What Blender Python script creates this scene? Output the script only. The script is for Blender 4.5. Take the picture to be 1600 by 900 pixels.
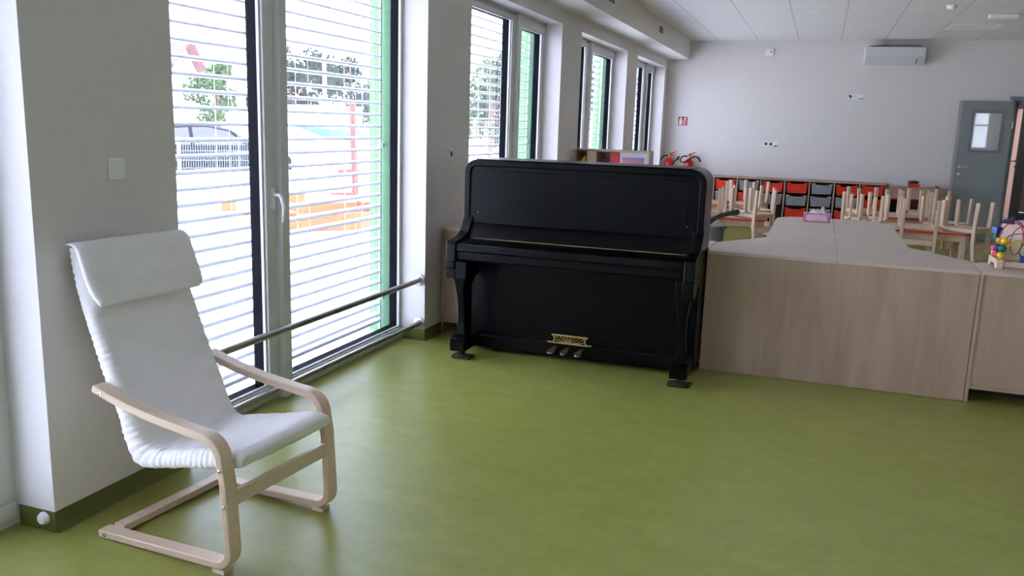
import bpy, bmesh, math, random
from mathutils import Vector, Matrix, Euler
random.seed(7)
PI = math.pi
S = bpy.context.scene
COL = S.collection
for o in list(bpy.data.objects):
    bpy.data.objects.remove(o)

# ------------------------------------------------------------------ camera
def add_camera():
    yaw, pitch, roll = math.radians(-19.41329), math.radians(10.98555), math.radians(1.85361)
    f = Vector((math.sin(yaw) * math.cos(pitch), math.cos(yaw) * math.cos(pitch), -math.sin(pitch)))
    r = Vector((math.cos(yaw), -math.sin(yaw), 0))
    u = r.cross(f)
    r2 = r * math.cos(roll) + u * math.sin(roll)
    u2 = -r * math.sin(roll) + u * math.cos(roll)
    m = Matrix((r2, u2, -f)).transposed().to_4x4()
    m.translation = Vector((0, 0, 1.55))
    cam = bpy.data.cameras.new('camera')
    cam.sensor_width = 36
    cam.lens = 1328.3 / 1600 * 36
    cam.clip_start = 0.05
    cam.clip_end = 300
    o = bpy.data.objects.new('camera', cam)
    COL.objects.link(o)
    o.matrix_world = m
    S.camera = o
add_camera()

# ------------------------------------------------------------------ sky, exposure
W = bpy.data.worlds.new('sky')
S.world = W
W.use_nodes = True
bg = W.node_tree.nodes['Background']
bg.inputs[0].default_value = (0.84, 0.92, 1.17, 1)
bg.inputs[1].default_value = 6.0
sun = bpy.data.lights.new('sun', 'SUN'); sun.energy = 7; sun.angle = .02; sun.color = (.93, .94, 1.08)
so = bpy.data.objects.new('sun', sun); COL.objects.link(so)
so.rotation_euler = Vector((-.50, -.22, -.84)).to_track_quat('-Z', 'Y').to_euler()
S.view_settings.view_transform = 'Standard'
S.view_settings.look = 'None'
S.view_settings.gamma = 1
S.view_settings.use_curve_mapping = False
S.view_settings.exposure = 1.15
S.cycles.use_denoising = True
S.cycles.max_bounces = 10
S.cycles.diffuse_bounces = 6
S.cycles.glossy_bounces = 4
S.cycles.transparent_max_bounces = 24
S.cycles.caustics_reflective = False
S.cycles.caustics_refractive = False

# ------------------------------------------------------------------ materials
def lin(h):
    h = h.lstrip('#')
    out = []
    for i in (0, 2, 4):
        c = int(h[i:i + 2], 16) / 255
        out.append(c / 12.92 if c <= .04045 else ((c + .055) / 1.055) ** 2.4)
    return (*out, 1)
def base(name):
    m = bpy.data.materials.new(name)
    m.use_nodes = True
    nt = m.node_tree
    return m, nt, nt.nodes['Principled BSDF']
def node(nt, typ, **kw):
    n = nt.nodes.new(typ)
    for k, v in kw.items():
        setattr(n, k, v)
    return n
def mat(name, hexc, rough=.5, metal=0, var=.06, scale=6, stretch=(1, 1, 1), spec=.5, bump=0, coat=0):
    """plain colour with a soft noise variation"""
    m, nt, b = base(name)
    c = lin(hexc)
    tc = node(nt, 'ShaderNodeTexCoord')
    mp = node(nt, 'ShaderNodeMapping')
    mp.inputs['Scale'].default_value = stretch
    nz = node(nt, 'ShaderNodeTexNoise')
    nz.inputs['Scale'].default_value = scale
    nz.inputs['Detail'].default_value = 4
    rp = node(nt, 'ShaderNodeValToRGB')
    rp.color_ramp.elements[0].position = .3
    rp.color_ramp.elements[1].position = .7
    rp.color_ramp.elements[0].color = (*[x * (1 - var) for x in c[:3]], 1)
    rp.color_ramp.elements[1].color = (*[min(1, x * (1 + var)) for x in c[:3]], 1)
    L = nt.links.new
    L(tc.outputs['Object'], mp.inputs[0]); L(mp.outputs[0], nz.inputs['Vector'])
    L(nz.outputs['Fac'], rp.inputs[0]); L(rp.outputs[0], b.inputs['Base Color'])
    b.inputs['Roughness'].default_value = rough
    b.inputs['Metallic'].default_value = metal
    b.inputs['Specular IOR Level'].default_value = spec
    b.inputs['Coat Weight'].default_value = coat
    if bump:
        bn = node(nt, 'ShaderNodeBump')
        bn.inputs['Strength'].default_value = bump
        bn.inputs['Distance'].default_value = .01
        L(nz.outputs['Fac'], bn.inputs['Height']); L(bn.outputs[0], b.inputs['Normal'])
    return m
def wood(name, c1, c2, axis=2, scale=3, rough=.45, grain=14, spec=.4):
    """laminate or birch: streaks running along one axis"""
    m, nt, b = base(name)
    tc = node(nt, 'ShaderNodeTexCoord')
    st = [grain, grain, grain]
    st[axis] = .55
    L = nt.links.new
    mp = node(nt, 'ShaderNodeMapping'); mp.inputs['Scale'].default_value = st
    n1 = node(nt, 'ShaderNodeTexNoise'); n1.inputs['Scale'].default_value = scale; n1.inputs['Detail'].default_value = 5
    n1.inputs['Distortion'].default_value = .6
    st2 = [2.2, 2.2, 2.2]; st2[axis] = .45
    mp2 = node(nt, 'ShaderNodeMapping'); mp2.inputs['Scale'].default_value = st2
    n2 = node(nt, 'ShaderNodeTexNoise'); n2.inputs['Scale'].default_value = 2.2; n2.inputs['Detail'].default_value = 3
    mx = node(nt, 'ShaderNodeMath', operation='ADD')
    ml = node(nt, 'ShaderNodeMath', operation='MULTIPLY'); ml.inputs[1].default_value = .5
    rp = node(nt, 'ShaderNodeValToRGB')
    rp.color_ramp.elements[0].position = .34; rp.color_ramp.elements[1].position = .66
    rp.color_ramp.elements[0].color = lin(c1); rp.color_ramp.elements[1].color = lin(c2)
    L(tc.outputs['Object'], mp.inputs[0]); L(mp.outputs[0], n1.inputs['Vector'])
    L(tc.outputs['Object'], mp2.inputs[0]); L(mp2.outputs[0], n2.inputs['Vector'])
    L(n1.outputs['Fac'], mx.inputs[0]); L(n2.outputs['Fac'], mx.inputs[1]); L(mx.outputs[0], ml.inputs[0])
    L(ml.outputs[0], rp.inputs[0]); L(rp.outputs[0], b.inputs['Base Color'])
    b.inputs['Roughness'].default_value = rough
    b.inputs['Specular IOR Level'].default_value = spec
    return m
def floor_mat():
    m, nt, b = base('green_linoleum')
    L = nt.links.new
    tc = node(nt, 'ShaderNodeTexCoord')
    mp = node(nt, 'ShaderNodeMapping'); mp.inputs['Scale'].default_value = (3.0, 5.5, 4); mp.inputs['Rotation'].default_value = (0, 0, .3)
    n1 = node(nt, 'ShaderNodeTexNoise'); n1.inputs['Scale'].default_value = 1.1; n1.inputs['Detail'].default_value = 8; n1.inputs['Roughness'].default_value = .68; n1.inputs['Distortion'].default_value = .7
    n2 = node(nt, 'ShaderNodeTexNoise'); n2.inputs['Scale'].default_value = 14; n2.inputs['Detail'].default_value = 5; n2.inputs['Roughness'].default_value = .7
    mx = node(nt, 'ShaderNodeMix', data_type='FLOAT'); mx.inputs[0].default_value = .4
    rp = node(nt, 'ShaderNodeValToRGB')
    rp.color_ramp.elements[0].position = .3; rp.color_ramp.elements[0].color = lin('#898e3c')
    rp.color_ramp.elements[1].position = .7; rp.color_ramp.elements[1].color = lin('#a4a85a')
    L(tc.outputs['Object'], mp.inputs[0]); L(mp.outputs[0], n1.inputs['Vector']); L(tc.outputs['Object'], n2.inputs['Vector'])
    L(n1.outputs['Fac'], mx.inputs[2]); L(n2.outputs['Fac'], mx.inputs[3]); L(mx.outputs[0], rp.inputs[0])
    L(rp.outputs[0], b.inputs['Base Color'])
    b.inputs['Roughness'].default_value = .33
    b.inputs['Specular IOR Level'].default_value = .5
    return m
def ceiling_mat():
    """mineral fibre tiles 0.625 m in a white T-grid"""
    m, nt, b = base('ceiling_tiles')
    L = nt.links.new
    tc = node(nt, 'ShaderNodeTexCoord'); sp = node(nt, 'ShaderNodeSeparateXYZ')
    L(tc.outputs['Object'], sp.inputs[0])
    def line(out, off, w):
        a = node(nt, 'ShaderNodeMath', operation='ADD'); a.inputs[1].default_value = off
        d = node(nt, 'ShaderNodeMath', operation='DIVIDE'); d.inputs[1].default_value = .625
        f = node(nt, 'ShaderNodeMath', operation='FRACT')
        c = node(nt, 'ShaderNodeMath', operation='LESS_THAN'); c.inputs[1].default_value = w
        L(out, a.inputs[0]); L(a.outputs[0], d.inputs[0]); L(d.outputs[0], f.inputs[0]); L(f.outputs[0], c.inputs[0])
        return c.outputs[0]
    mxm = node(nt, 'ShaderNodeMath', operation='MAXIMUM')
    L(line(sp.outputs[0], 1.742 + .625 * 40, .03), mxm.inputs[0]); L(line(sp.outputs[1], .25 + .625 * 40, .025), mxm.inputs[1])
    nz = node(nt, 'ShaderNodeTexNoise'); nz.inputs['Scale'].default_value = 60; nz.inputs['Detail'].default_value = 3
    rp = node(nt, 'ShaderNodeValToRGB')
    rp.color_ramp.elements[0].color = lin('#dcdadd'); rp.color_ramp.elements[1].color = lin('#efedf0')
    rp.color_ramp.elements[0].position = .35; rp.color_ramp.elements[1].position = .6
    L(tc.outputs['Object'], nz.inputs['Vector']); L(nz.outputs['Fac'], rp.inputs[0])
    mx = node(nt, 'ShaderNodeMix', data_type='RGBA')
    L(mxm.outputs[0], mx.inputs[0]); L(rp.outputs[0], mx.inputs[6]); mx.inputs[7].default_value = lin('#cfcdd0')
    L(mx.outputs[2], b.inputs['Base Color'])
    b.inputs['Roughness'].default_value = .9
    b.inputs['Specular IOR Level'].default_value = .2
    return m
def glass_mat(name, tint=(.96, .97, .96), refl=.04, veil=0):
    m, nt, b = base(name)
    nt.nodes.remove(b)
    L = nt.links.new
    out = nt.nodes['Material Output']
    tr = node(nt, 'ShaderNodeBsdfTransparent'); tr.inputs[0].default_value = (*tint, 1)
    gl = node(nt, 'ShaderNodeBsdfGlossy'); gl.inputs['Roughness'].default_value = .02
    lw = node(nt, 'ShaderNodeLayerWeight'); lw.inputs[0].default_value = .5
    pw = node(nt, 'ShaderNodeMath', operation='POWER'); pw.inputs[1].default_value = 5
    ma = node(nt, 'ShaderNodeMath', operation='MULTIPLY_ADD'); ma.inputs[1].default_value = .9; ma.inputs[2].default_value = refl
    mx = node(nt, 'ShaderNodeMixShader')
    L(lw.outputs['Facing'], pw.inputs[0]); L(pw.outputs[0], ma.inputs[0])
    L(ma.outputs[0], mx.inputs[0]); L(tr.outputs[0], mx.inputs[1]); L(gl.outputs[0], mx.inputs[2])
    if veil:      # pale veil mixed into the glass, imitating flare and haze
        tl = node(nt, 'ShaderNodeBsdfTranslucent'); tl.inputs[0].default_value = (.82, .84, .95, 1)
        m2 = node(nt, 'ShaderNodeMixShader'); m2.inputs[0].default_value = veil
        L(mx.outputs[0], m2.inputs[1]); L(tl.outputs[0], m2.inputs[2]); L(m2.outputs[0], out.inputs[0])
    else:
        L(mx.outputs[0], out.inputs[0])
    return m
def translucent_plastic(name, hexc, alpha):
    m, nt, b = base(name)
    nz = node(nt, 'ShaderNodeTexNoise'); nz.inputs['Scale'].default_value = 20
    rp = node(nt, 'ShaderNodeValToRGB')
    c = lin(hexc)
    rp.color_ramp.elements[0].color = (*[x * .95 for x in c[:3]], 1); rp.color_ramp.elements[1].color = c
    nt.links.new(nz.outputs['Fac'], rp.inputs[0]); nt.links.new(rp.outputs[0], b.inputs['Base Color'])
    b.inputs['Alpha'].default_value = alpha
    b.inputs['Roughness'].default_value = .3
    return m

M = {}
M['wall'] = mat('wall_paint', '#e3dfdf', .85, var=.015, scale=30, spec=.2)
M['soffit'] = mat('soffit_paint', '#e4e0dd', .85, var=.015, scale=30, spec=.2)
M['floor'] = floor_mat()
M['skirt'] = mat('green_skirting', '#62682f', .45, var=.1, scale=9)
M['ceil'] = ceiling_mat()
M['pvc'] = mat('white_pvc', '#dcdcdc', .35, var=.01)
M['gasket'] = mat('anthracite_frame', '#0b0d18', .6, var=.05, spec=.08)
M['glass'] = glass_mat('window_glass', veil=.019)
M['clear'] = glass_mat('door_glass')
M['facade'] = mat('green_facade', '#3f7048', .8, var=.04)
M['facadeL'] = mat('lime_facade', '#4a9440', .8, var=.04)
M['slat'] = mat('slat_aluminium', '#e4e6ef', .5, .0, var=.02)
M['steel'] = mat('brushed_steel', '#b3b0b0', .38, 1.0, var=.06, scale=40)
M['chrome'] = mat('chrome', '#c9c9c9', .12, 1.0, var=.02)
M['plastic'] = mat('white_plastic', '#f6f5f7', .4, var=.01)
M['dark'] = mat('dark_plastic', '#15151a', .5, var=.05)
M['piano'] = mat('black_piano_finish', '#030408', .3, var=.12, scale=18, stretch=(.6, 4, 6), spec=.17)
M['brass'] = mat('old_brass', '#c9a85a', .35, 1.0, var=.12, scale=60)
M['gold'] = mat('gilded_trim', '#cdb573', .45, .25, var=.1, scale=60)
M['pedal'] = mat('worn_pedal', '#8a8a86', .3, 1.0, var=.15, scale=80)
M['pad'] = mat('green_carpet_pad', '#2f3a1c', .95, var=.5, scale=180, bump=.6)
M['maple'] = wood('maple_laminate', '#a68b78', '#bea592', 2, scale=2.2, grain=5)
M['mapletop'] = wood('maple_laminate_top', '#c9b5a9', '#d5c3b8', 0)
M['birch'] = wood('birch_plywood', '#dcc1a8', '#ead3be', 0, rough=.4)
M['ply_edge'] = wood('plywood_edge', '#b8977c', '#dcc2a8', 0, scale=6, grain=40)
M['beech'] = wood('beech_wood', '#d3b69c', '#e2c9b2', 2, rough=.45)
M['cotton'] = mat('white_cotton', '#f5f2f3', .95, var=.03, scale=14, stretch=(1, .5, 1), spec=.15, bump=.25)
M['red'] = mat('red_plastic', '#e2331d', .4, var=.04)
M['redlam'] = mat('red_laminate', '#b51f2c', .5, var=.05)
M['greytray'] = translucent_plastic('clear_grey_plastic', '#a7a9b4', .72)
M['redlip'] = mat('light_red_plastic', '#ee6a52', .4, var=.03)
M['greylip'] = mat('pale_grey_plastic', '#dcdde6', .4, var=.03)
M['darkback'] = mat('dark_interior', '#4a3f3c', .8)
M['doorgrey'] = mat('grey_door_paint', '#8e9597', .5, var=.02)
M['framegrey'] = mat('grey_steel_frame', '#80878c', .5, var=.03)
M['pink'] = mat('pink_door_laminate', '#c9a9a6', .55, var=.04, scale=3)
M['mauve'] = mat('mauve_floor', '#8d7f80', .6, var=.05)
M['acw'] = mat('conditioner_plastic', '#d8d7dc', .35, var=.01)
M['extred'] = mat('extinguisher_red', '#c8161d', .25, var=.03)
M['rubber'] = mat('black_rubber', '#0d0d0f', .5, var=.1)
M['signw'] = mat('sign_white', '#f1eeec', .5, var=.01)
M['signred'] = mat('sign_red', '#b01526', .5, var=.02)
M['tissuebox'] = mat('pink_card', '#d985a8', .6, var=.06, scale=30)
M['tissuepanel'] = mat('pale_pink_card', '#ead0e0', .6, var=.04, scale=60)
M['paper'] = mat('white_tissue', '#f4f2f2', .9, var=.02)
M['by'] = mat('yellow_paint', '#e7b81c', .35)
M['bb'] = mat('blue_paint', '#233f9c', .35)
M['bgn'] = mat('green_paint', '#177560', .35)
M['br'] = mat('red_paint', '#c3223a', .35)
M['greybin'] = mat('grey_plastic', '#74767c', .4)
M['leaf'] = mat('tree_leaf', '#1d2a1c', .7, var=.5, scale=2, spec=.2)
M['leaf2'] = mat('young_leaf', '#31451f', .7, var=.5, scale=2, spec=.2)
M['bark'] = mat('tree_bark', '#5a4a3c', .9, var=.2)
M['sand'] = mat('playground_sand', '#e6e1dd', .95, var=.14, scale=.7, spec=.1)
M['render'] = mat('white_render', '#e2e2e2', .9, var=.03)
M['roof'] = mat('red_roof_tile', '#4a1a20', .8, var=.12, scale=8)
M['orange'] = wood('stained_orange_wood', '#79380f', '#9a4c18', 0, rough=.6)
M['redwood'] = wood('stained_red_wood', '#6a1f16', '#84291c', 2, rough=.6)
M['wire'] = mat('fence_wire', '#7b838a', .6, var=.03)
M['fence'] = mat('galvanised_fence', '#dfe3e6', .5, var=.03)
M['car'] = mat('dark_blue_car_paint', '#070a14', .35, var=.05, spec=.12)
M['teal'] = mat('teal_tarp', '#1c4347', .7, var=.08)
M['blk_glass'] = mat('dark_glass', '#05060a', .05, var=.05, spec=.8)
M['lilac'] = mat('picture_mount', '#b3b0c4', .6, var=.03)

def sunset_mat():
    m, nt, b = base('sunset_print')
    L = nt.links.new
    tc = node(nt, 'ShaderNodeTexCoord'); sp = node(nt, 'ShaderNodeSeparateXYZ')
    rp = node(nt, 'ShaderNodeValToRGB')
    rp.color_ramp.elements[0].position = .0; rp.color_ramp.elements[0].color = lin('#d2837a')
    rp.color_ramp.elements[1].position = 1; rp.color_ramp.elements[1].color = lin('#6a6796')
    mp = node(nt, 'ShaderNodeMath', operation='MULTIPLY'); mp.inputs[1].default_value = 1
    L(tc.outputs['Generated'], sp.inputs[0])
    ad = node(nt, 'ShaderNodeMath', operation='ADD'); md = node(nt, 'ShaderNodeMath', operation='MULTIPLY'); md.inputs[1].default_value = .5
    L(sp.outputs[0], ad.inputs[0]); L(sp.outputs[2], ad.inputs[1]); L(ad.outputs[0], md.inputs[0]); L(md.outputs[0], rp.inputs[0])
    L(rp.outputs[0], b.inputs['Base Color'])
    b.inputs['Roughness'].default_value = .5
    return m
M['sunset'] = sunset_mat()

# ------------------------------------------------------------------ mesh helpers
class MB:
    """collects shapes into one bmesh"""
    def __init__(s):
        s.bm = bmesh.new()
    def face(s, pts):
        vs = [s.bm.verts.new(p) for p in pts]
        return s.bm.faces.new(vs)
    def box(s, x0, x1, y0, y1, z0, z1, rot=None, piv=None):
        P = [Vector((x, y, z)) for z in (z0, z1) for x, y in ((x0, y0), (x1, y0), (x1, y1), (x0, y1))]
        if rot is not None:
            pv = Vector(piv) if piv else Vector(((x0 + x1) / 2, (y0 + y1) / 2, (z0 + z1) / 2))
            R = Euler(rot).to_matrix()
            P = [R @ (p - pv) + pv for p in P]
        v = [s.bm.verts.new(p) for p in P]
        for f in ((3, 2, 1, 0), (4, 5, 6, 7), (0, 1, 5, 4), (1, 2, 6, 5), (2, 3, 7, 6), (3, 0, 4, 7)):
            s.bm.faces.new([v[i] for i in f])
        return s
    def prism(s, poly, axis, a, b):
        """poly of 2D points extruded along axis from a to b. axis 'x': (y,z); 'y': (x,z); 'z': (x,y)"""
        def P(p, t):
            return {'x': (t, p[0], p[1]), 'y': (p[0], t, p[1]), 'z': (p[0], p[1], t)}[axis]
        A = [s.bm.verts.new(P(p, a)) for p in poly]
        B = [s.bm.verts.new(P(p, b)) for p in poly]
        n = len(poly)
        s.bm.faces.new(A[::-1]); s.bm.faces.new(B)
        for i in range(n):
            s.bm.faces.new((A[i], A[(i + 1) % n], B[(i + 1) % n], B[i]))
        return s
    def tube(s, pts, r, n=10, cap=True, closed=False):
        pts = [Vector(p) for p in pts]
        rs = r if isinstance(r, (list, tuple)) else [r] * len(pts)
        rings = []
        ref = None
        for i, p in enumerate(pts):
            if closed:
                t = pts[(i + 1) % len(pts)] - pts[i - 1]
            else:
                t = pts[min(i + 1, len(pts) - 1)] - pts[max(i - 1, 0)]
            t.normalize()
            if ref is None:
                ref = Vector((0, 0, 1)) if abs(t.z) < .9 else Vector((1, 0, 0))
            a = ref - t * ref.dot(t); a.normalize(); ref = a
            b = t.cross(a)
            rings.append([s.bm.verts.new(p + (a * math.cos(2 * PI * k / n) + b * math.sin(2 * PI * k / n)) * rs[i]) for k in range(n)])
        m = len(rings)
        for i in range(m if closed else m - 1):
            q = rings[(i + 1) % m]
            for k in range(n):
                s.bm.faces.new((rings[i][k], rings[i][(k + 1) % n], q[(k + 1) % n], q[k]))
        if cap and not closed:
            s.bm.faces.new(rings[0][::-1]); s.bm.faces.new(rings[-1])
        return s
    def lathe(s, prof, c=(0, 0, 0), n=24, axis='z'):
        """prof: (radius, height) pairs"""
        rings = []
        def P(r, h, a):
            x, y = r * math.cos(a), r * math.sin(a)
            v = {'z': (x, y, h), 'y': (x, h, -y), 'x': (h, x, y)}[axis]
            return Vector(v) + Vector(c)
        for r, h in prof:
            if r < 1e-6:
                rings.append([s.bm.verts.new(P(0, h, 0))])
            else:
                rings.append([s.bm.verts.new(P(r, h, 2 * PI * k / n)) for k in range(n)])
        for a, b in zip(rings, rings[1:]):
            for k in range(n):
                k2 = (k + 1) % n
                if len(a) == 1 and len(b) == 1: continue
                if len(a) == 1: s.bm.faces.new((a[0], b[k2], b[k]))
                elif len(b) == 1: s.bm.faces.new((a[k], a[k2], b[0]))
                else: s.bm.faces.new((a[k], a[k2], b[k2], b[k]))
        if len(rings[0]) > 1: s.bm.faces.new(rings[0][::-1])
        if len(rings[-1]) > 1: s.bm.faces.new(rings[-1])
        return s
    def ball(s, c, r, n=14, sq=(1, 1, 1)):
        prof = [(r * math.sin(PI * i / 8), -r * math.cos(PI * i / 8)) for i in range(9)]
        prof[0] = (0, -r); prof[-1] = (0, r)
        st = len(s.bm.verts)
        s.lathe(prof, (0, 0, 0), n)
        s.bm.verts.ensure_lookup_table()
        for v in s.bm.verts[st:]:
            v.co = Vector((v.co.x * sq[0] + c[0], v.co.y * sq[1] + c[1], v.co.z * sq[2] + c[2]))
        return s
    def build(s, name, m, parent=None, bevel=0, smooth=True, seg=2, loc=None, rot=None):
        bmesh.ops.recalc_face_normals(s.bm, faces=s.bm.faces[:])
        me = bpy.data.meshes.new(name)
        s.bm.to_mesh(me); s.bm.free()
        me.materials.append(m)
        if smooth:
            me.shade_smooth()
            me.set_sharp_from_angle(angle=math.radians(35))
        o = bpy.data.objects.new(name, me)
        COL.objects.link(o)
        if parent is not None: o.parent = parent
        if bevel:
            bv = o.modifiers.new('edge', 'BEVEL')
            bv.width = bevel; bv.segments = seg; bv.limit_method = 'ANGLE'; bv.angle_limit = math.radians(40)
        if loc: o.location = loc
        if rot: o.rotation_euler = rot
        return o
def tag(o, label=None, cat=None, group=None, kind=None):
    if label: o['label'] = label
    if cat: o['category'] = cat
    if group: o['group'] = group
    if kind: o['kind'] = kind
    return o
def thing(name, label, cat, loc=(0, 0, 0), rz=0, group=None):
    o = bpy.data.objects.new(name, None)
    o.empty_display_size = .1
    COL.objects.link(o)
    o.location = loc; o.rotation_euler = (0, 0, rz)
    return tag(o, label, cat, group)
def struct(o, cat=None, label=None):
    o['kind'] = 'structure'
    if label: o['label'] = label
    return o
def sroot(name, loc=(0, 0, 0), label=None):
    o = bpy.data.objects.new(name, None)
    COL.objects.link(o); o.location = loc; o['kind'] = 'structure'
    if label: o['label'] = label
    return o
def dup(root, loc, rot, label, group=None):
    r = root.copy(); COL.objects.link(r)
    r.location = loc; r.rotation_euler = rot; r['label'] = label
    if group: r['group'] = group
    def rec(a, b):
        for ch in [c for c in bpy.data.objects if c.parent == a]:
            c = ch.copy(); COL.objects.link(c); c.parent = b
            rec(ch, c)
    rec(root, r)
    return r
def arc(cx, cy, r, a0, a1, n=8):
    return [(cx + r * math.cos(math.radians(a0 + (a1 - a0) * i / n)), cy + r * math.sin(math.radians(a0 + (a1 - a0) * i / n))) for i in range(n + 1)]
def rrect(x0, x1, y0, y1, r, n=6):
    return arc(x1 - r, y1 - r, r, 0, 90, n) + arc(x0 + r, y1 - r, r, 90, 180, n) + arc(x0 + r, y0 + r, r, 180, 270, n) + arc(x1 - r, y0 + r, r, 270, 360, n)
def ribbon(path, th):
    """closed outline of a strip of thickness th centred on a 2D path"""
    L, R = [], []
    for i, p in enumerate(path):
        a = path[max(i - 1, 0)]; b = path[min(i + 1, len(path) - 1)]
        t = Vector((b[0] - a[0], b[1] - a[1])).normalized()
        n = Vector((-t.y, t.x)) * th / 2
        L.append((p[0] + n.x, p[1] + n.y)); R.append((p[0] - n.x, p[1] - n.y))
    return L + R[::-1]

# ================================================================== SETTING
XW, XF, YF, YB, XR, ZC = -2.545, -2.735, 14.75, -3.6, 6.2, 2.98
HEAD = 2.54
OPEN = {1: (2.92, 5.365), 2: (6.12, 8.49), 3: (9.236, 11.568), 4: (12.22, 14.5), 5: (-.2, 2.205), 6: (-3.2, -.93)}
MULL = {1: 3.80, 2: 7.52, 3: 10.14, 4: 13.66, 5: .70, 6: -2.3}

struct(MB().box(-3.0, XR + .2, YB - .2, YF + .15, -.12, 0).build('floor', M['floor']))
struct(MB().box(XW - .6, XR + .2, YB - .2, YF + .15, ZC, ZC + .15).build('ceiling', M['ceil']))
# left wall with openings, outer face at X = -3.0
def wall_left():
    b = MB()
    xs = (-2.90, XW)
    spans = sorted(OPEN.values())
    y = YB - .2
    for a, c in spans:
        b.box(*xs, y, a, 0, ZC)
        b.box(*xs, a, c, HEAD, ZC)
        y = c
    b.box(*xs, y, YF + .15, 0, ZC)
    return b.build('wall_left', M['wall'], smooth=False)
struct(wall_left())
# far wall with the doorway
DX0, DX1, DZ = 2.66, 3.62, 2.09
b = MB()
b.box(XW, DX0, YF, YF + .15, 0, ZC).box(DX1, XR, YF, YF + .15, 0, ZC).box(DX0, DX1, YF, YF + .15, DZ, ZC)
struct(b.build('wall_far', M['wall'], smooth=False))
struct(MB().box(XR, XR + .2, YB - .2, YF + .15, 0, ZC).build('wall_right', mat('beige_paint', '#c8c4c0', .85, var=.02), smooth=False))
# rear wall with a window behind the camera
b = MB()
RW = [(4.25, 5.35)]
RZ0, RZ1 = 1.15, 2.45
x = -2.90
for a, c in RW:
    b.box(x, a, YB - .3, YB, 0, ZC).box(a, c, YB - .3, YB, RZ1, ZC).box(a, c, YB - .3, YB, 0, RZ0)
    x = c
b.box(x, XR + .2, YB - .3, YB, 0, ZC)
struct(b.build('wall_rear', M['wall'], smooth=False))
# boxed-in duct along the window wall
struct(MB().box(XW, -2.19, YB, YF, 2.68, ZC).build('trim_1', M['soffit'], smooth=False))
# green coved skirting
def baseboard_left():
    b = MB(); h, t = .08, .006
    sp = sorted(OPEN.values()); y = YB
    edges = []
    for a, c in sp:
        edges.append((y, a)); y = c
    edges.append((y, YF))
    for a, c in edges:
        b.prism([(XW, h), (XW + t, h), (XW + t, .02), (XW + .018, .0), (XW, 0)], 'y', a, c)
        if a > YB: b.box(XF + .02, XW + t, a - t, a, 0, h)
        if c < YF: b.box(XF + .02, XW + t, c, c + t, 0, h)
    return b.build('baseboard_left', M['skirt'])
struct(baseboard_left())
struct(MB().box(XW, 1.93, YF - .006, YF, 0, .08).box(DX1 + .06, XR, YF - .006, YF, 0, .08).build('baseboard_far', M['skirt']))

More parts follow.
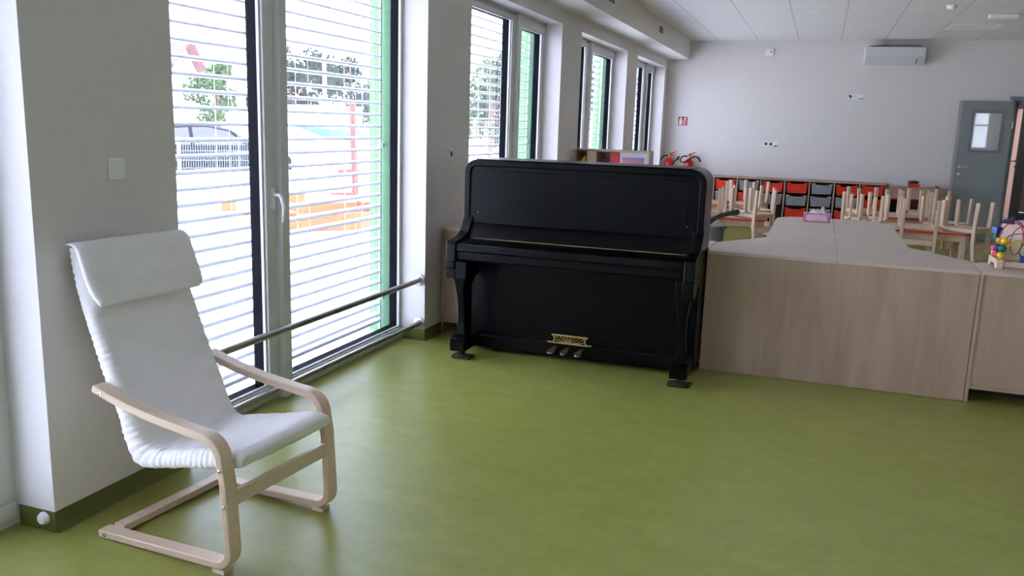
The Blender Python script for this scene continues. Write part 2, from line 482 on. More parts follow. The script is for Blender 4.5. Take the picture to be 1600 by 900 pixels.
# ---------------- windows
def window(n):
    y0, y1 = OPEN[n]; ym = MULL[n]
    root = sroot('window_%d' % n, (XF, (y0 + y1) / 2, 0))
    yc = (y0 + y1) / 2
    ox = lambda x: x - XF
    Y = lambda y: y - yc
    # clear openings of the two panes
    e = .045 if n == 1 else .075
    zb, zt = (.095, 2.46) if n == 1 else (.11, 2.46)
    pa = (y0 + e, ym - .03); pb = (ym + .16, y1 - (.03 if n == 1 else .09))
    zt2 = zt if n == 1 else 2.425
    def ring(b, xa, xb, g=0):
        b.box(ox(xa), ox(xb), Y(y0), Y(pa[0]), 0, HEAD)
        b.box(ox(xa), ox(xb), Y(pa[1]), Y(pb[0]), 0, HEAD)
        b.box(ox(xa), ox(xb), Y(pb[1]), Y(y1), 0, HEAD)
        for p, t in ((pa, zt), (pb, zt2)):
            b.box(ox(xa), ox(xb), Y(p[0]), Y(p[1]), 0, zb)
            b.box(ox(xa), ox(xb), Y(p[0]), Y(p[1]), t, HEAD)
        return b
    ring(MB(), -2.750, XF).build('window_frame', M['pvc'], root, smooth=False)
    ring(MB(), -2.812, -2.7505).build('outer_frame', M['gasket'], root, smooth=False)
    # projecting astragal and sash faces
    s = MB().box(ox(XF), ox(XF) + .016, Y(pa[0] - .035), Y(pa[0] - .012), .02, HEAD - .03)
    s.box(ox(XF), ox(XF) + .016, Y(pa[1] + .012), Y(ym + .07), .03, HEAD - .03)
    s.box(ox(XF), ox(XF) + .016, Y(pa[0] - .012), Y(pa[1] + .012), .03, zb - .012)
    s.box(ox(XF), ox(XF) + .016, Y(pa[0] - .012), Y(pa[1] + .012), zt + .012, HEAD - .03)
    s.box(ox(XF), ox(XF) + .016, Y(pb[0]), Y(y1 - .01), zt2 + .012, HEAD - .03)
    s.box(ox(XF), ox(XF) + .016, Y(pb[0]), Y(y1 - .01), .03, zb - .012)
    s.build('sash', M['pvc'], root, bevel=.004)
    MB().box(ox(XF), ox(XF) + .05, Y(ym + .072), Y(ym + .145), 0, HEAD - .01).build('mullion', M['pvc'], root, bevel=.006)
    g = MB()
    for p, t in ((pa, zt), (pb, zt2)):
        g.box(ox(-2.809), ox(-2.805), Y(p[0] - .005), Y(p[1] + .005), zb - .005, t + .005)
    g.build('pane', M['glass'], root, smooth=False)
    if n == 1:
        hy = ym + .038
        h = MB().box(ox(XF) + .016, ox(XF) + .026, Y(hy - .014), Y(hy + .014), 1.06, 1.17)
        h.tube([(ox(XF) + .026, Y(hy), 1.135), (ox(XF) + .06, Y(hy), 1.135), (ox(XF) + .07, Y(hy + .004), 1.12), (ox(XF) + .078, Y(hy + .012), 1.07), (ox(XF) + .07, Y(hy + .012), .99)], [.010, .010, .011, .011, .007])
        h.build('handle', M['plastic'], root)
    # painted facade reveal outside
    ex = MB()
    for ya, yb in ((y0 - .04, y0 + .0), (y1 - .0, y1 + .04)):
        ex.box(ox(-2.985), ox(-2.885), Y(ya), Y(yb), -.05, HEAD + .1)
    ex.build('facade_reveal', M['facadeL'], root, smooth=False)
    ey = MB()
    for ya, yb in ((y0 - .04, y0 + .01), (y1 - .01, y1 + .04)):
        ey.box(ox(-2.885), ox(-2.814), Y(ya), Y(yb), -.05, HEAD + .1)
    ey.build('reveal_lining', M['facade'], root, smooth=False)
    MB().box(ox(-3.03), ox(-2.814), Y(y0), Y(y1), -.05, .03).build('outer_sill', M['slat'], root, smooth=False)
    return root
for n in range(1, 7):
    window(n)
def rear_window(n, x0, x1):
    root = sroot('window_%d' % n, ((x0 + x1) / 2, YB - .2, 0))
    w = (x1 - x0) / 2
    b = MB()
    for xa, xb in ((-w, -w + .08), (-.05, .05), (w - .08, w)):
        b.box(xa, xb, -.05, .05, RZ0, RZ1)
    for za, zb in ((RZ0, RZ0 + .08), (RZ1 - .08, RZ1), (1.95, 2.0)):
        b.box(-w, w, -.05, .05, za, zb)
    b.build('window_frame', M['pvc'], root, smooth=False)
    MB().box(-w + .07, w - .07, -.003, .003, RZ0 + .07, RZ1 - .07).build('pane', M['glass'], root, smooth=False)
for i, (a, c) in enumerate(RW):
    rear_window(7 + i, a, c)

# outer skin of the building, green plaster
b = MB()
sp = sorted(OPEN.values()); y = YB - .2
for a, c in sp:
    b.box(-2.985, -2.905, y, a - .045, -.1, 3.4); b.box(-2.985, -2.905, a - .045, c + .045, HEAD + .1, 3.4); y = c + .045
b.box(-2.985, -2.905, y, YF + .6, -.1, 3.4)
struct(b.build('wall_facade', M['facadeL'], smooth=False))

# ---------------- external venetian blinds
def blind(label, y0, y1, nslat=31, zlow=.13, tilt=0):
    yc = (y0 + y1) / 2; hw = (y1 - y0) / 2
    r = thing('venetian_blind', label, 'blind', (-2.885, yc, 0), 0, 'external venetian blinds')
    b = MB()
    for i in range(nslat):
        z = zlow + .05 + i * .0775
        pts = [(-.040, z - .004), (-.034, z + .004), (-.016, z + .010), (.012, z + .010), (.030, z + .003), (.0375, z - .006), (.0415, z - .0065), (.0425, z - .010), (.039, z - .0125), (.0355, z - .010), (.028, z + .0), (.011, z + .0075), (-.015, z + .0075), (-.032, z + .0015), (-.038, z - .006)]
        ct, st_ = math.cos(tilt), math.sin(tilt)
        pts = [(x * ct - (zz - z) * st_, z + x * st_ + (zz - z) * ct) for x, zz in pts]
        b.prism(pts, 'y', -hw, hw)
    b.build('slats', M['slat'], r, smooth=False)
    MB().prism(rrect(-.036, .036, zlow - .012, zlow + .012, .008, 3), 'y', -hw, hw).build('bottom_rail', M['slat'], r)
    c = MB()
    for t in (.12, .30, .72, .90):
        yy = -hw + 2 * hw * t
        for xx in (-.042, .042):
            c.tube([(xx, yy, zlow), (xx, yy, HEAD)], .0015, 5)
    c.build('cord', M['slat'], r)
    g = MB().box(.012, .022, hw + .004, hw + .014, .0, HEAD + .05).box(.0, .034, hw + .014, hw + .046, 1.36, 1.385).box(.0, .034, hw + .014, hw + .046, .28, .305)
    g.build('guide_rail', M['slat'], r)
    return r
for n, nm in ((1, 'big window beside the white armchair'), (2, 'window behind the black piano'), (3, 'window above the toy shelf'), (4, 'last window before the far wall'), (5, 'nearest window, cut by the edge of the picture'), (6, 'window behind the viewer')):
    y0, y1 = OPEN[n]; ym = MULL[n]
    blind('grey slatted blind outside the near pane, ' + nm, y0 + .02, ym + .14, tilt={1: .08, 2: .05, 3: .45, 4: .5, 5: .22, 6: .5}.get(n, 0))
    blind('grey slatted blind outside the far pane, ' + nm, ym + .19, y1 - .075, tilt={1: .08, 2: .05, 3: .45, 4: .5, 5: .22, 6: .5}.get(n, 0))

# ---------------- handrails across the first window
def handrail(label, x, z):
    y0, y1 = OPEN[1]
    r = thing('handrail', label, 'handrail', (x, (y0 + y1) / 2, z), 0, 'steel safety rails across the window')
    h = (y1 - y0) / 2 - .007
    MB().tube([(0, -h, 0), (0, h, 0)], .0185, 16).build('tube', M['steel'], r)
    for s in (-1, 1):
        MB().lathe([(.0, 0), (.042, 0), (.042, .006), (.026, .010), (.024, .02), (0, .02)] if s < 0 else [(0, 0), (.042, 0), (.042, -.006), (.026, -.010), (.024, -.02), (0, -.02)], (0, s * h, 0), 20, 'y').build('flange', M['steel'], r)
handrail('upper round steel rail crossing the big window above the arm of the chair', -2.583, .437)
handrail('lower round steel rail crossing the big window just above the floor', -2.583, .125)
tag(MB().lathe([(0, 0), (.024, 0), (.025, -.006), (.018, -.02), (0, -.025)], (-2.585, 2.196, .055), 20, 'y').build('door_stop', M['plastic']), 'round white rubber door stop low on the green skirting beside the armchair', 'door stop')

# ================================================================== WALL AND CEILING FITTINGS
# grey door folded back against the far wall
d = sroot('door_1', (1.955, YF - .075, 0))
dw, dh = .695, 2.10
pz0, pz1, px0, px1 = 1.36, 1.93, .17, .56
b = MB().box(0, dw, -.02, .02, .01, pz0).box(0, dw, -.02, .02, pz1, dh).box(0, px0, -.02, .02, pz0, pz1).box(px1, dw, -.02, .02, pz0, pz1)
b.build('leaf', M['doorgrey'], d, smooth=False)
b = MB().box(px0 - .03, px1 + .03, -.027, .027, pz0 - .03, pz0 + .01).box(px0 - .03, px1 + .03, -.027, .027, pz1 - .01, pz1 + .03)
b.box(px0 - .03, px0 + .01, -.027, .027, pz0, pz1).box(px1 - .01, px1 + .03, -.027, .027, pz0, pz1)
b.build('pane_trim', M['framegrey'], d, smooth=False)
MB().box(px0, px1, -.004, .004, pz0, pz1).build('pane', M['clear'], d, smooth=False)
MB().box(-.028, 0, -.012, .024, .01, dh).box(-.04, -.03, .02, .03, .01, dh).build('edge_strip', M['steel'], d, smooth=False)
h = MB().lathe([(0, 0), (.025, 0), (.025, -.008), (0, -.008)], (.06, -.02, 1.11), 16, 'y')
h.tube([(.06, -.025, 1.11), (.06, -.06, 1.11), (.075, -.07, 1.11), (.19, -.07, 1.11)], .009)
h.build('handle', M['chrome'], d)
MB().lathe([(0, 0), (.022, 0), (.022, -.008), (0, -.008)], (.06, -.02, 1.0), 16, 'y').build('lock', M['chrome'], d)
for z in (.3, 1.75):
    MB().tube([(dw + .005, -.015, z - .05), (dw + .005, -.015, z + .05)], .009).build('hinge', M['chrome'], d)
b = MB().box(0, .26, -.05, 0, 2.12, 2.17).box(.02, .24, -.055, -.02, 2.145, 2.155)
b.build('closer', M['framegrey'], d, bevel=.006, loc=(.62, .0, .0))
b = MB()
b.box(DX0 - .02, DX0 + .05, YF - .02, YF + .17, 0, DZ).box(DX1 - .05, DX1 + .05, YF - .02, YF + .17, 0, DZ).box(DX0 - .02, DX1 + .05, YF - .02, YF + .17, DZ - .05, DZ + .03)
struct(b.build('trim_2', M['framegrey'], smooth=False))
# cloakroom beyond the doorway
struct(MB().box(1.6, 5.2, YF + .15, 21.0, -.1, -.001).build('floor_cloakroom', M['mauve'], smooth=False))
b = MB().box(3.62, 3.72, YF + .15, 17.35, 0, 2.9).box(3.62, 3.72, 17.35, 18.88, 2.17, 2.9).box(3.62, 3.72, 18.88, 21, 2.17, 2.9).box(3.62, 3.72, 20.0, 21, 0, 2.9)
struct(b.build('wall_cloakroom', M['wall'], smooth=False))
struct(MB().box(1.6, 5.2, 21, 21.1, 0, 2.9).box(5.1, 5.2, YF + .15, 21, 0, 2.9).box(1.5, 1.6, YF + .15, 21, 0, 2.9).build('wall_cloakroom_end', M['wall'], smooth=False))
struct(MB().box(1.6, 5.2, YF + .15, 21.1, 2.9, 3.0).build('ceiling_cloakroom', M['wall'], smooth=False))
d2 = sroot('door_2', (3.6, 19.45, 0))
MB().box(-.02, .02, -.5, .5, .01, 2.13).build('leaf', M['pink'], d2, smooth=False)
MB().box(-.03, .13, -.57, -.5, 0, 2.2).box(-.03, .13, .5, .56, 0, 2.2).box(-.03, .13, -.57, .56, 2.13, 2.2).build('door_frame', M['dark'], d2, smooth=False)
h = MB().lathe([(0, 0), (.026, 0), (.026, -.008), (0, -.008)], (-.02, -.43, 1.13), 14, 'x').lathe([(0, 0), (.026, 0), (.026, -.008), (0, -.008)], (-.02, -.43, 1.02), 14, 'x')
h.tube([(-.02, -.43, 1.13), (-.07, -.43, 1.13), (-.075, -.30, 1.13)], .01)
h.build('handle', M['dark'], d2)
hl = thing('ceiling_light', 'added unseen ceiling lamp brightening the cloakroom beyond the doorway', 'light', (2.7, 17.6, 2.9))
MB().box(-.3, .3, -.3, .3, -.05, -.0005).build('housing', M['plastic'], hl, bevel=.01)
l = bpy.data.lights.new('lamp', 'AREA'); l.energy = 45; l.size = .5  # light added out of view to brighten the dark cloakroom
lo = bpy.data.objects.new('lamp', l); COL.objects.link(lo); lo.parent = hl; lo.location = (0, 0, -.056)
# shelf in the dark recess, shoes in front of it
cs = thing('cloakroom_shelf', 'pale wooden cloakroom shelf seen through the doorway', 'shelf', (4.3, 18.1, 0))
for z in (.28, .92):
    MB().box(-.4, .4, -.75, .75, z, z + .05).build('board', M['beech'], cs)
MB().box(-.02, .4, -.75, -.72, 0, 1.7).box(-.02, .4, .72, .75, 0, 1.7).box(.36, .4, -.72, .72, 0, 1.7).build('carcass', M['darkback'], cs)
sh = thing('shoe', 'black shoe on the mauve cloakroom floor beyond the doorway', 'shoe', (3.42, 18.02, 0), .5)
def shoe_body():
    b = MB(); rings = []
    for i in range(9):
        t = i / 8
        y = -.14 + .28 * t
        w = .045 * (1 - .35 * abs(t - .62) ** 1.5) * (1 if 0 < i < 8 else .45)
        hh = (.11 - .055 * min(1, max(0, (t - .25) / .4))) * (1 if i < 8 else .6)
        rings.append([(w * math.cos(a) * 1.0, y, .02 + max(0, hh * math.sin(a))) for a in [PI * k / 8 for k in range(9)]])
    vs = [[b.bm.verts.new(p) for p in r] for r in rings]
    for a, c in zip(vs, vs[1:]):
        for k in range(8): b.bm.faces.new((a[k], a[k + 1], c[k + 1], c[k]))
        b.bm.faces.new((a[8], a[0], c[0], c[8]))
    b.bm.faces.new(vs[0]); b.bm.faces.new(vs[-1][::-1])
    return b
shoe_body().build('upper', M['rubber'], sh)
MB().prism([(x, y) for x, y in arc(0, .09, .048, 0, 180) + arc(0, -.1, .04, 180, 360)], 'z', 0, .022).build('sole', M['dark'], sh)

# air conditioner
ac = thing('air_conditioner', 'white wall mounted air conditioner high on the far wall', 'air conditioner', (.93, YF, 2.60))
b = MB().prism([(0, .02), (-.12, .0), (-.19, .06), (-.215, .12), (-.215, .25), (-.19, .275), (-.0, .285)], 'x', -.43, .43)
b.build('body', M['acw'], ac, bevel=.012)
MB().prism([(-.216, .118), (-.222, .125), (-.222, .255), (-.205, .275), (-.19, .275), (-.2, .12)], 'x', -.395, .395).build('front_panel', M['acw'], ac, bevel=.004)
MB().prism([(-.122, .006), (-.192, .062), (-.215, .108), (-.222, .11), (-.2, .055), (-.125, -.002)], 'x', -.395, .33).build('flap', M['acw'], ac, bevel=.002)
MB().box(-.36, .36, -.19, -.03, .281, .287).build('intake_grille', M['dark'], ac, smooth=False)
MB().box(.30, .31, -.217, -.2, .02, .1).build('seam', M['dark'], ac, smooth=False)

def sockets(label, x0, z0, kinds):
    w = .078
    r = thing('wall_socket', label, 'socket', (x0, YF, z0))
    MB().box(0, w * len(kinds), -.011, 0, -.04, .04).build('plate', M['plastic'], r, bevel=.003)
    for i, k in enumerate(kinds):
        cx = w * (i + .5)
        if k == 'round':
            MB().lathe([(.024, 0), (.024, -.003), (.020, -.003), (.020, .004), (0, .004)], (cx, -.011, 0), 18, 'y').build('outlet', M['framegrey'], r)  # grey colour stands in for shading inside the recess
            b = MB()
            for s in (-1, 1): b.tube([(cx + s * .009, -.009, 0), (cx + s * .009, -.0115, 0)], .003, 8)
            b.build('pin_hole', M['dark'], r)
        elif k == 'tri':
            b = MB()
            for dx, dz in ((-.014, -.006), (0, .010), (.014, -.006)): b.lathe([(0, 0), (.005, 0), (.005, -.002), (0, -.002)], (cx + dx, -.011, dz), 10, 'y')
            b.build('pin_hole', M['dark'], r)
        else:
            MB().box(cx - .03, cx + .03, -.015, -.011, -.012, .03).build('cover', M['plastic'], r)
            MB().box(cx - .027, cx - .003, -.016, -.011, -.034, -.022).box(cx + .003, cx + .027, -.016, -.011, -.034, -.022).build('jack', M['dark'], r, smooth=False)
    return r
sockets('white triple socket strip on the far wall, below the air conditioner', .325, 2.127, ['round', 'tri', 'net'])
sockets('white triple socket strip on the far wall, above the red and grey trays', -.895, 1.345, ['round', 'round', 'net'])
sb = thing('sensor', 'small white sensor box high on the far wall, left of the air conditioner', 'sensor', (-.918, YF, 2.795))
MB().box(-.06, .06, -.035, 0, -.055, .055).build('housing', M['plastic'], sb, bevel=.008)
MB().lathe([(0, 0), (.012, 0), (.010, -.006), (0, -.008)], (.022, -.034, .012), 12, 'y').build('lens', M['dark'], sb)

# light switch and sockets on the window wall
sw = thing('light_switch', 'white rocker light switch on the wall pillar above the armchair', 'light switch', (XW, 2.592, 1.328))
MB().box(0, .010, -.041, .041, -.042, .042).build('plate', M['plastic'], sw, bevel=.004)
MB().box(.008, .016, -.030, .030, -.030, .030, rot=(0, .06, 0)).build('rocker', M['plastic'], sw, bevel=.003)
def wall_outlet(label, y, z):
    r = thing('wall_socket', label, 'socket', (XW, y, z))
    MB().box(0, .010, -.040, .040, -.042, .042).build('plate', M['plastic'], r, bevel=.003)
    MB().lathe([(0, .002), (.02, .002), (.021, .007), (.026, .007), (.026, 0)], (.008, 0, 0), 18, 'x').build('outlet', M['plastic'], r)
wall_outlet('white wall socket on the pier between the big window and the piano window', 5.762, 1.313)
wall_outlet('white wall socket on the narrow pier behind the toy shelf', 11.85, 1.339)

# duct vents
for y, z, lab in ((11.93, 2.853, 'square louvred air vent on the ceiling duct, nearer to the far wall'), (9.02, 2.853, 'square louvred air vent on the ceiling duct, cut by the top of the picture')):
    v = thing('air_vent', lab, 'vent', (-2.19, y, z), 0, 'vents on the ceiling duct')
    MB().box(0, .008, -.16, .16, -.06, -.048).box(0, .008, -.16, .16, .048, .06).box(0, .008, -.16, -.145, -.05, .05).box(0, .008, .145, .16, -.05, .05).build('frame', M['plastic'], v, smooth=False)
    MB().box(.0, .002, -.146, .146, -.05, .05).build('backing', M['dark'], v, smooth=False)
    b = MB()
    for k in range(4): b.box(.001, .010, -.146, .146, -.040 + k * .024, -.030 + k * .024, rot=(0, .5, 0))
    b.build('louvres', M['framegrey'], v, smooth=False)
# ceiling fittings
sd = thing('smoke_detector', 'round white smoke detector on the tiled ceiling', 'smoke detector', (1.22, 10.88, ZC))
MB().lathe([(.06, 0), (.06, -.014), (0, -.014)], (0, 0, 0), 24).build('mount', M['plastic'], sd)
MB().lathe([(.052, -.014), (.050, -.034), (.036, -.046), (0, -.050)], (0, 0, 0), 24).build('sensor_head', M['plastic'], sd)
el = thing('emergency_light', 'long white emergency light on the ceiling near the grey door', 'light', (1.87, 11.72, ZC))
MB().box(-.155, .155, -.06, .06, -.045, 0).build('housing', M['plastic'], el, bevel=.012)
MB().box(-.14, .14, -.045, .045, -.052, -.044).build('diffuser', M['paper'], el, bevel=.006)
cp = thing('ceiling_light', 'flush unlit square light panel in the ceiling tiles before the far wall', 'light', (1.76, 13.0, ZC))
MB().box(-.31, .31, -.31, .31, -.004, 0).build('frame', M['pvc'], cp, smooth=False)
MB().box(-.295, .295, -.295, .295, -.007, -.004).build('diffuser', M['plastic'], cp, smooth=False)

# fire sign
fs = thing('fire_sign', 'red and white fire extinguisher sign on the far wall', 'sign', (-2.235, YF, 1.671))
MB().box(-.085, .085, -.003, 0, -.08, .08).build('plate', M['signw'], fs, smooth=False)
MB().box(-.078, .078, -.005, -.003, -.073, .073).build('field', M['signred'], fs, smooth=False)
b = MB()
b.prism(rrect(-.062, -.012, -.062, .030, .006, 3), 'y', -.007, -.005)
b.prism([(-.047, .03), (-.027, .03), (-.03, .045), (-.018, .056), (-.025, .062), (-.05, .055), (-.056, .045), (-.044, .045)], 'y', -.007, -.005)
for k in range(3):
    z = -.058 + k * .031
    b.prism([(.006, z + .004), (.03, z), (.052, z + .002), (.058, z + .016), (.045, z + .012), (.026, z + .012), (.008, z + .026)], 'y', -.007, -.005)
b.prism([(.012, .034), (.03, .030), (.055, .034), (.058, .05), (.043, .062), (.04, .05), (.028, .056)], 'y', -.007, -.005)
b.build('pictogram', M['signw'], fs, smooth=False)

# fire extinguishers hung on the far wall
def extinguisher(label, x, flip):
    r = thing('fire_extinguisher', label, 'fire extinguisher', (x, YF - .115, .60), 0, 'fire extinguishers on the far wall')
    MB().lathe([(0, 0), (.072, 0), (.08, .012), (.08, .36), (.07, .405), (.045, .435), (.024, .445), (.024, .46), (0, .46)], (0, 0, 0), 28).build('cylinder', M['extred'], r)
    MB().lathe([(.0808, .19), (.0812, .19), (.0812, .33), (.0808, .33)], (0, 0, 0), 28).build('label_band', M['signred'], r)
    b = MB()
    for z in (.21, .235, .32): b.lathe([(.0815, z), (.082, z), (.082, z + .007), (.0815, z + .007)], (0, 0, 0), 28)
    b.build('print_lines', M['signw'], r)
    MB().lathe([(0, .46), (.022, .46), (.022, .49), (.028, .495), (.028, .515), (0, .515)], (0, 0, 0), 14).build('valve', M['brass'], r)
    b = MB()
    b.tube([(-.02, 0, .515), (.03, -.005, .53), (.11, -.01, .56)], [.010, .010, .006], 8)
    b.tube([(-.02, 0, .50), (.03, -.005, .50), (.10, -.01, .50)], [.008, .008, .005], 8)
    b.build('lever', M['extred'], r)
    pts = []
    if flip:
        pts = [(-.02, -.02, .49), (-.09, -.04, .49), (-.135, -.05, .44), (-.12, -.06, .40), (-.05, -.08, .40), (.03, -.085, .45), (.10, -.05, .49), (.14, -.03, .49)]
        end = [(.13, -.03, .495), (.165, -.03, .47), (.20, -.03, .41)]
    else:
        pts = [(-.02, -.02, .49), (-.09, -.04, .485), (-.145, -.05, .41), (-.14, -.06, .34), (-.07, -.085, .285), (.01, -.1, .30), (.07, -.09, .36), (.12, -.05, .42)]
        end = [(.11, -.05, .41), (.14, -.05, .44), (.165, -.05, .485)]
    q = []
    for i in range(len(pts) - 1):
        a = [Vector(pts[max(0, min(len(pts) - 1, i + k))]) for k in (-1, 0, 1, 2)]
        for s in range(5):
            t = s / 5
            q.append(.5 * ((2 * a[1]) + (a[2] - a[0]) * t + (2 * a[0] - 5 * a[1] + 4 * a[2] - a[3]) * t * t + (3 * a[1] - a[0] - 3 * a[2] + a[3]) * t ** 3))
    q.append(Vector(pts[-1]))
    MB().tube(q, .011, 8).build('hose', M['rubber'], r)
    MB().tube(end, [.012, .017, .02], 10).build('nozzle', M['rubber'], r)
    MB().box(-.05, .05, .07, .113, .12, .16).build('bracket', M['dark'], r)
extinguisher('red fire extinguisher nearer the window corner, hose looped round its side', -2.40, False)
extinguisher('red fire extinguisher right of the other one, hose ending in a drooping nozzle', -2.075, True)

# ================================================================== PIANO
P = thing('piano', 'old black upright piano with console legs and brass pedals', 'piano', (-1.425, 5.0, 0))
hw = .795
xs = lambda x: x
# case with rounded top corners: side panels + top as one bent shell
def case():
    out = [(-hw, .05)] + [(p[0], p[1]) for p in arc(-hw + .085, 1.22, .085, 180, 90, 8)] + [(p[0], p[1]) for p in arc(hw - .085, 1.22, .085, 90, 0, 8)] + [(hw, .05)]
    inn = [(hw - .042, .05)] + arc(hw - .085, 1.22, .045, 0, 90, 8) + arc(-hw + .085, 1.22, .045, 90, 180, 8) + [(-hw + .042, .05)]
    b = MB()
    n = len(out)
    inn2 = inn[::-1]
    for y0, y1 in ((.275, .62),):
        A = [b.bm.verts.new((p[0], y0, p[1])) for p in out]; B = [b.bm.verts.new((p[0], y1, p[1])) for p in out]
        C = [b.bm.verts.new((p[0], y0, p[1])) for p in inn2]; D = [b.bm.verts.new((p[0], y1, p[1])) for p in inn2]
        for i in range(n - 1):
            b.bm.faces.new((A[i], A[i + 1], B[i + 1], B[i])); b.bm.faces.new((C[i], D[i], D[i + 1], C[i + 1]))
            b.bm.faces.new((A[i], C[i], C[i + 1], A[i + 1])); b.bm.faces.new((B[i], B[i + 1], D[i + 1], D[i]))
        for i in (0, n - 1): b.bm.faces.new((A[i], B[i], D[i], C[i]))
    return b
case().build('case', M['piano'], P, bevel=.004)
MB().box(-hw + .03, hw - .03, .585, .615, .06, 1.26).build('back_board', M['piano'], P)
MB().prism([(.262, 1.3055), (.262, 1.311), (.62, 1.311), (.62, 1.3055)], 'x', -hw + .085, hw - .085).build('lid', M['piano'], P, bevel=.004)
# front panel with a framed border
b = MB().prism(rrect(-hw + .042, hw - .042, .80, 1.264, .05, 6), 'y', .288, .31)
b.build('upper_panel', M['piano'], P, bevel=.003)
b = MB().prism(rrect(-hw + .10, hw - .10, .885, 1.235, .03, 6), 'y', .2835, .289)
b.build('panel_moulding', M['piano'], P, bevel=.003)
for s in (-1, 1):
    MB().lathe([(0, 0), (.004, 0), (.003, -.004), (0, -.005)], (s * (hw - .10), .2833, .955), 8, 'y').build('panel_screw', M['brass'], P)
# cheeks sweeping forward to the key bed
def cheek(s):
    prof = [(.30, .95)] + [(.285, .93), (.272, .905), (.255, .872), (.225, .838), (.18, .812), (.12, .798), (.03, .790), (.008, .782), (0, .765), (0, .66), (-.012, .655), (-.012, .615), (.0, .61), (.0, .545), (.11, .545), (.15, .60), (.30, .60)]
    x0, x1 = (-hw - .004, -hw + .062) if s < 0 else (hw - .062, hw + .004)
    return MB().prism(prof, 'x', x0, x1)
for s in (-1, 1): cheek(s).build('cheek', M['piano'], P, bevel=.004)
xi = hw - .062
for s in (-1, 1): MB().box(s * (hw - .071) + .016 - .05, s * (hw - .071) + .016 + .05, .004, .235, .546, .66).build('leg_capital', M['piano'], P, bevel=.004)
MB().prism([(.29, .885), (.275, .878), (.215, .800), (.208, .79), (.30, .79)], 'x', -xi, xi).build('fallboard', M['piano'], P, bevel=.004)
MB().box(-xi + .02, xi - .02, .199, .2055, .786, .7915).build('piano_hinge', M['gold'], P, smooth=False)
MB().prism([(.205, .7895), (.195, .79), (.03, .778), (.018, .772), (.014, .76), (.014, .726), (.03, .722), (.205, .722)], 'x', -xi, xi).build('key_lid', M['piano'], P, bevel=.003)
MB().prism([(.02, .719), (.02, .672), (.028, .664), (.30, .655), (.30, .719)], 'x', -xi, xi).build('key_bed', M['piano'], P, bevel=.003)
MB().box(-xi - .0, xi + .0, .30, .32, .118, .70).build('lower_panel', M['piano'], P)
MB().box(-hw + .10, hw - .10, .294, .301, .15, .62).build('lower_panel_field', M['piano'], P, bevel=.003)
MB().box(-hw + .045, hw - .045, .28, .56, .032, .116).build('plinth', M['piano'], P, bevel=.004)
def leg(s):
    # console bracket seen from the side: deep at the top, S-curving down to a slim foot
    prof = [(.012, .545), (.018, .49), (.035, .43), (.052, .36), (.058, .29), (.054, .22), (.048, .165), (.118, .165), (.116, .22), (.112, .30), (.118, .37), (.142, .44), (.18, .50), (.21, .545)]
    b = MB().prism(prof, 'x', -.023, .023)
    for v in b.bm.verts:
        t = max(0, (v.co.z - .40) / .145)
        t2 = max(0, (.24 - v.co.z) / .08)
        v.co.x *= 1 + .75 * t * t + .35 * t2
    b.box(-.045, .045, .038, .128, .145, .17)
    return b
for s in (-1, 1):
    lg = leg(s).build('leg', M['piano'], P, bevel=.003, loc=(s * (hw - .071) + .016, 0, 0))
    MB().box(-.052, .052, -.002, .24, .06, .148).box(-.03, .03, .24, .30, .07, .13).build('toe_block', M['piano'], lg, bevel=.004)
    c = MB().box(-.016, .016, .06, .068, .022, .058).box(-.016, .016, .098, .106, .022, .058)
    c.tube([(-.0, .083, .056), (-.0, .083, .062)], .016)
    c.lathe([(0, -.013), (.018, -.013), (.021, -.006), (.021, .006), (.018, .013), (0, .013)], (0, .083, .037), 18, 'x')
    c.build('caster', M['dark'], lg)
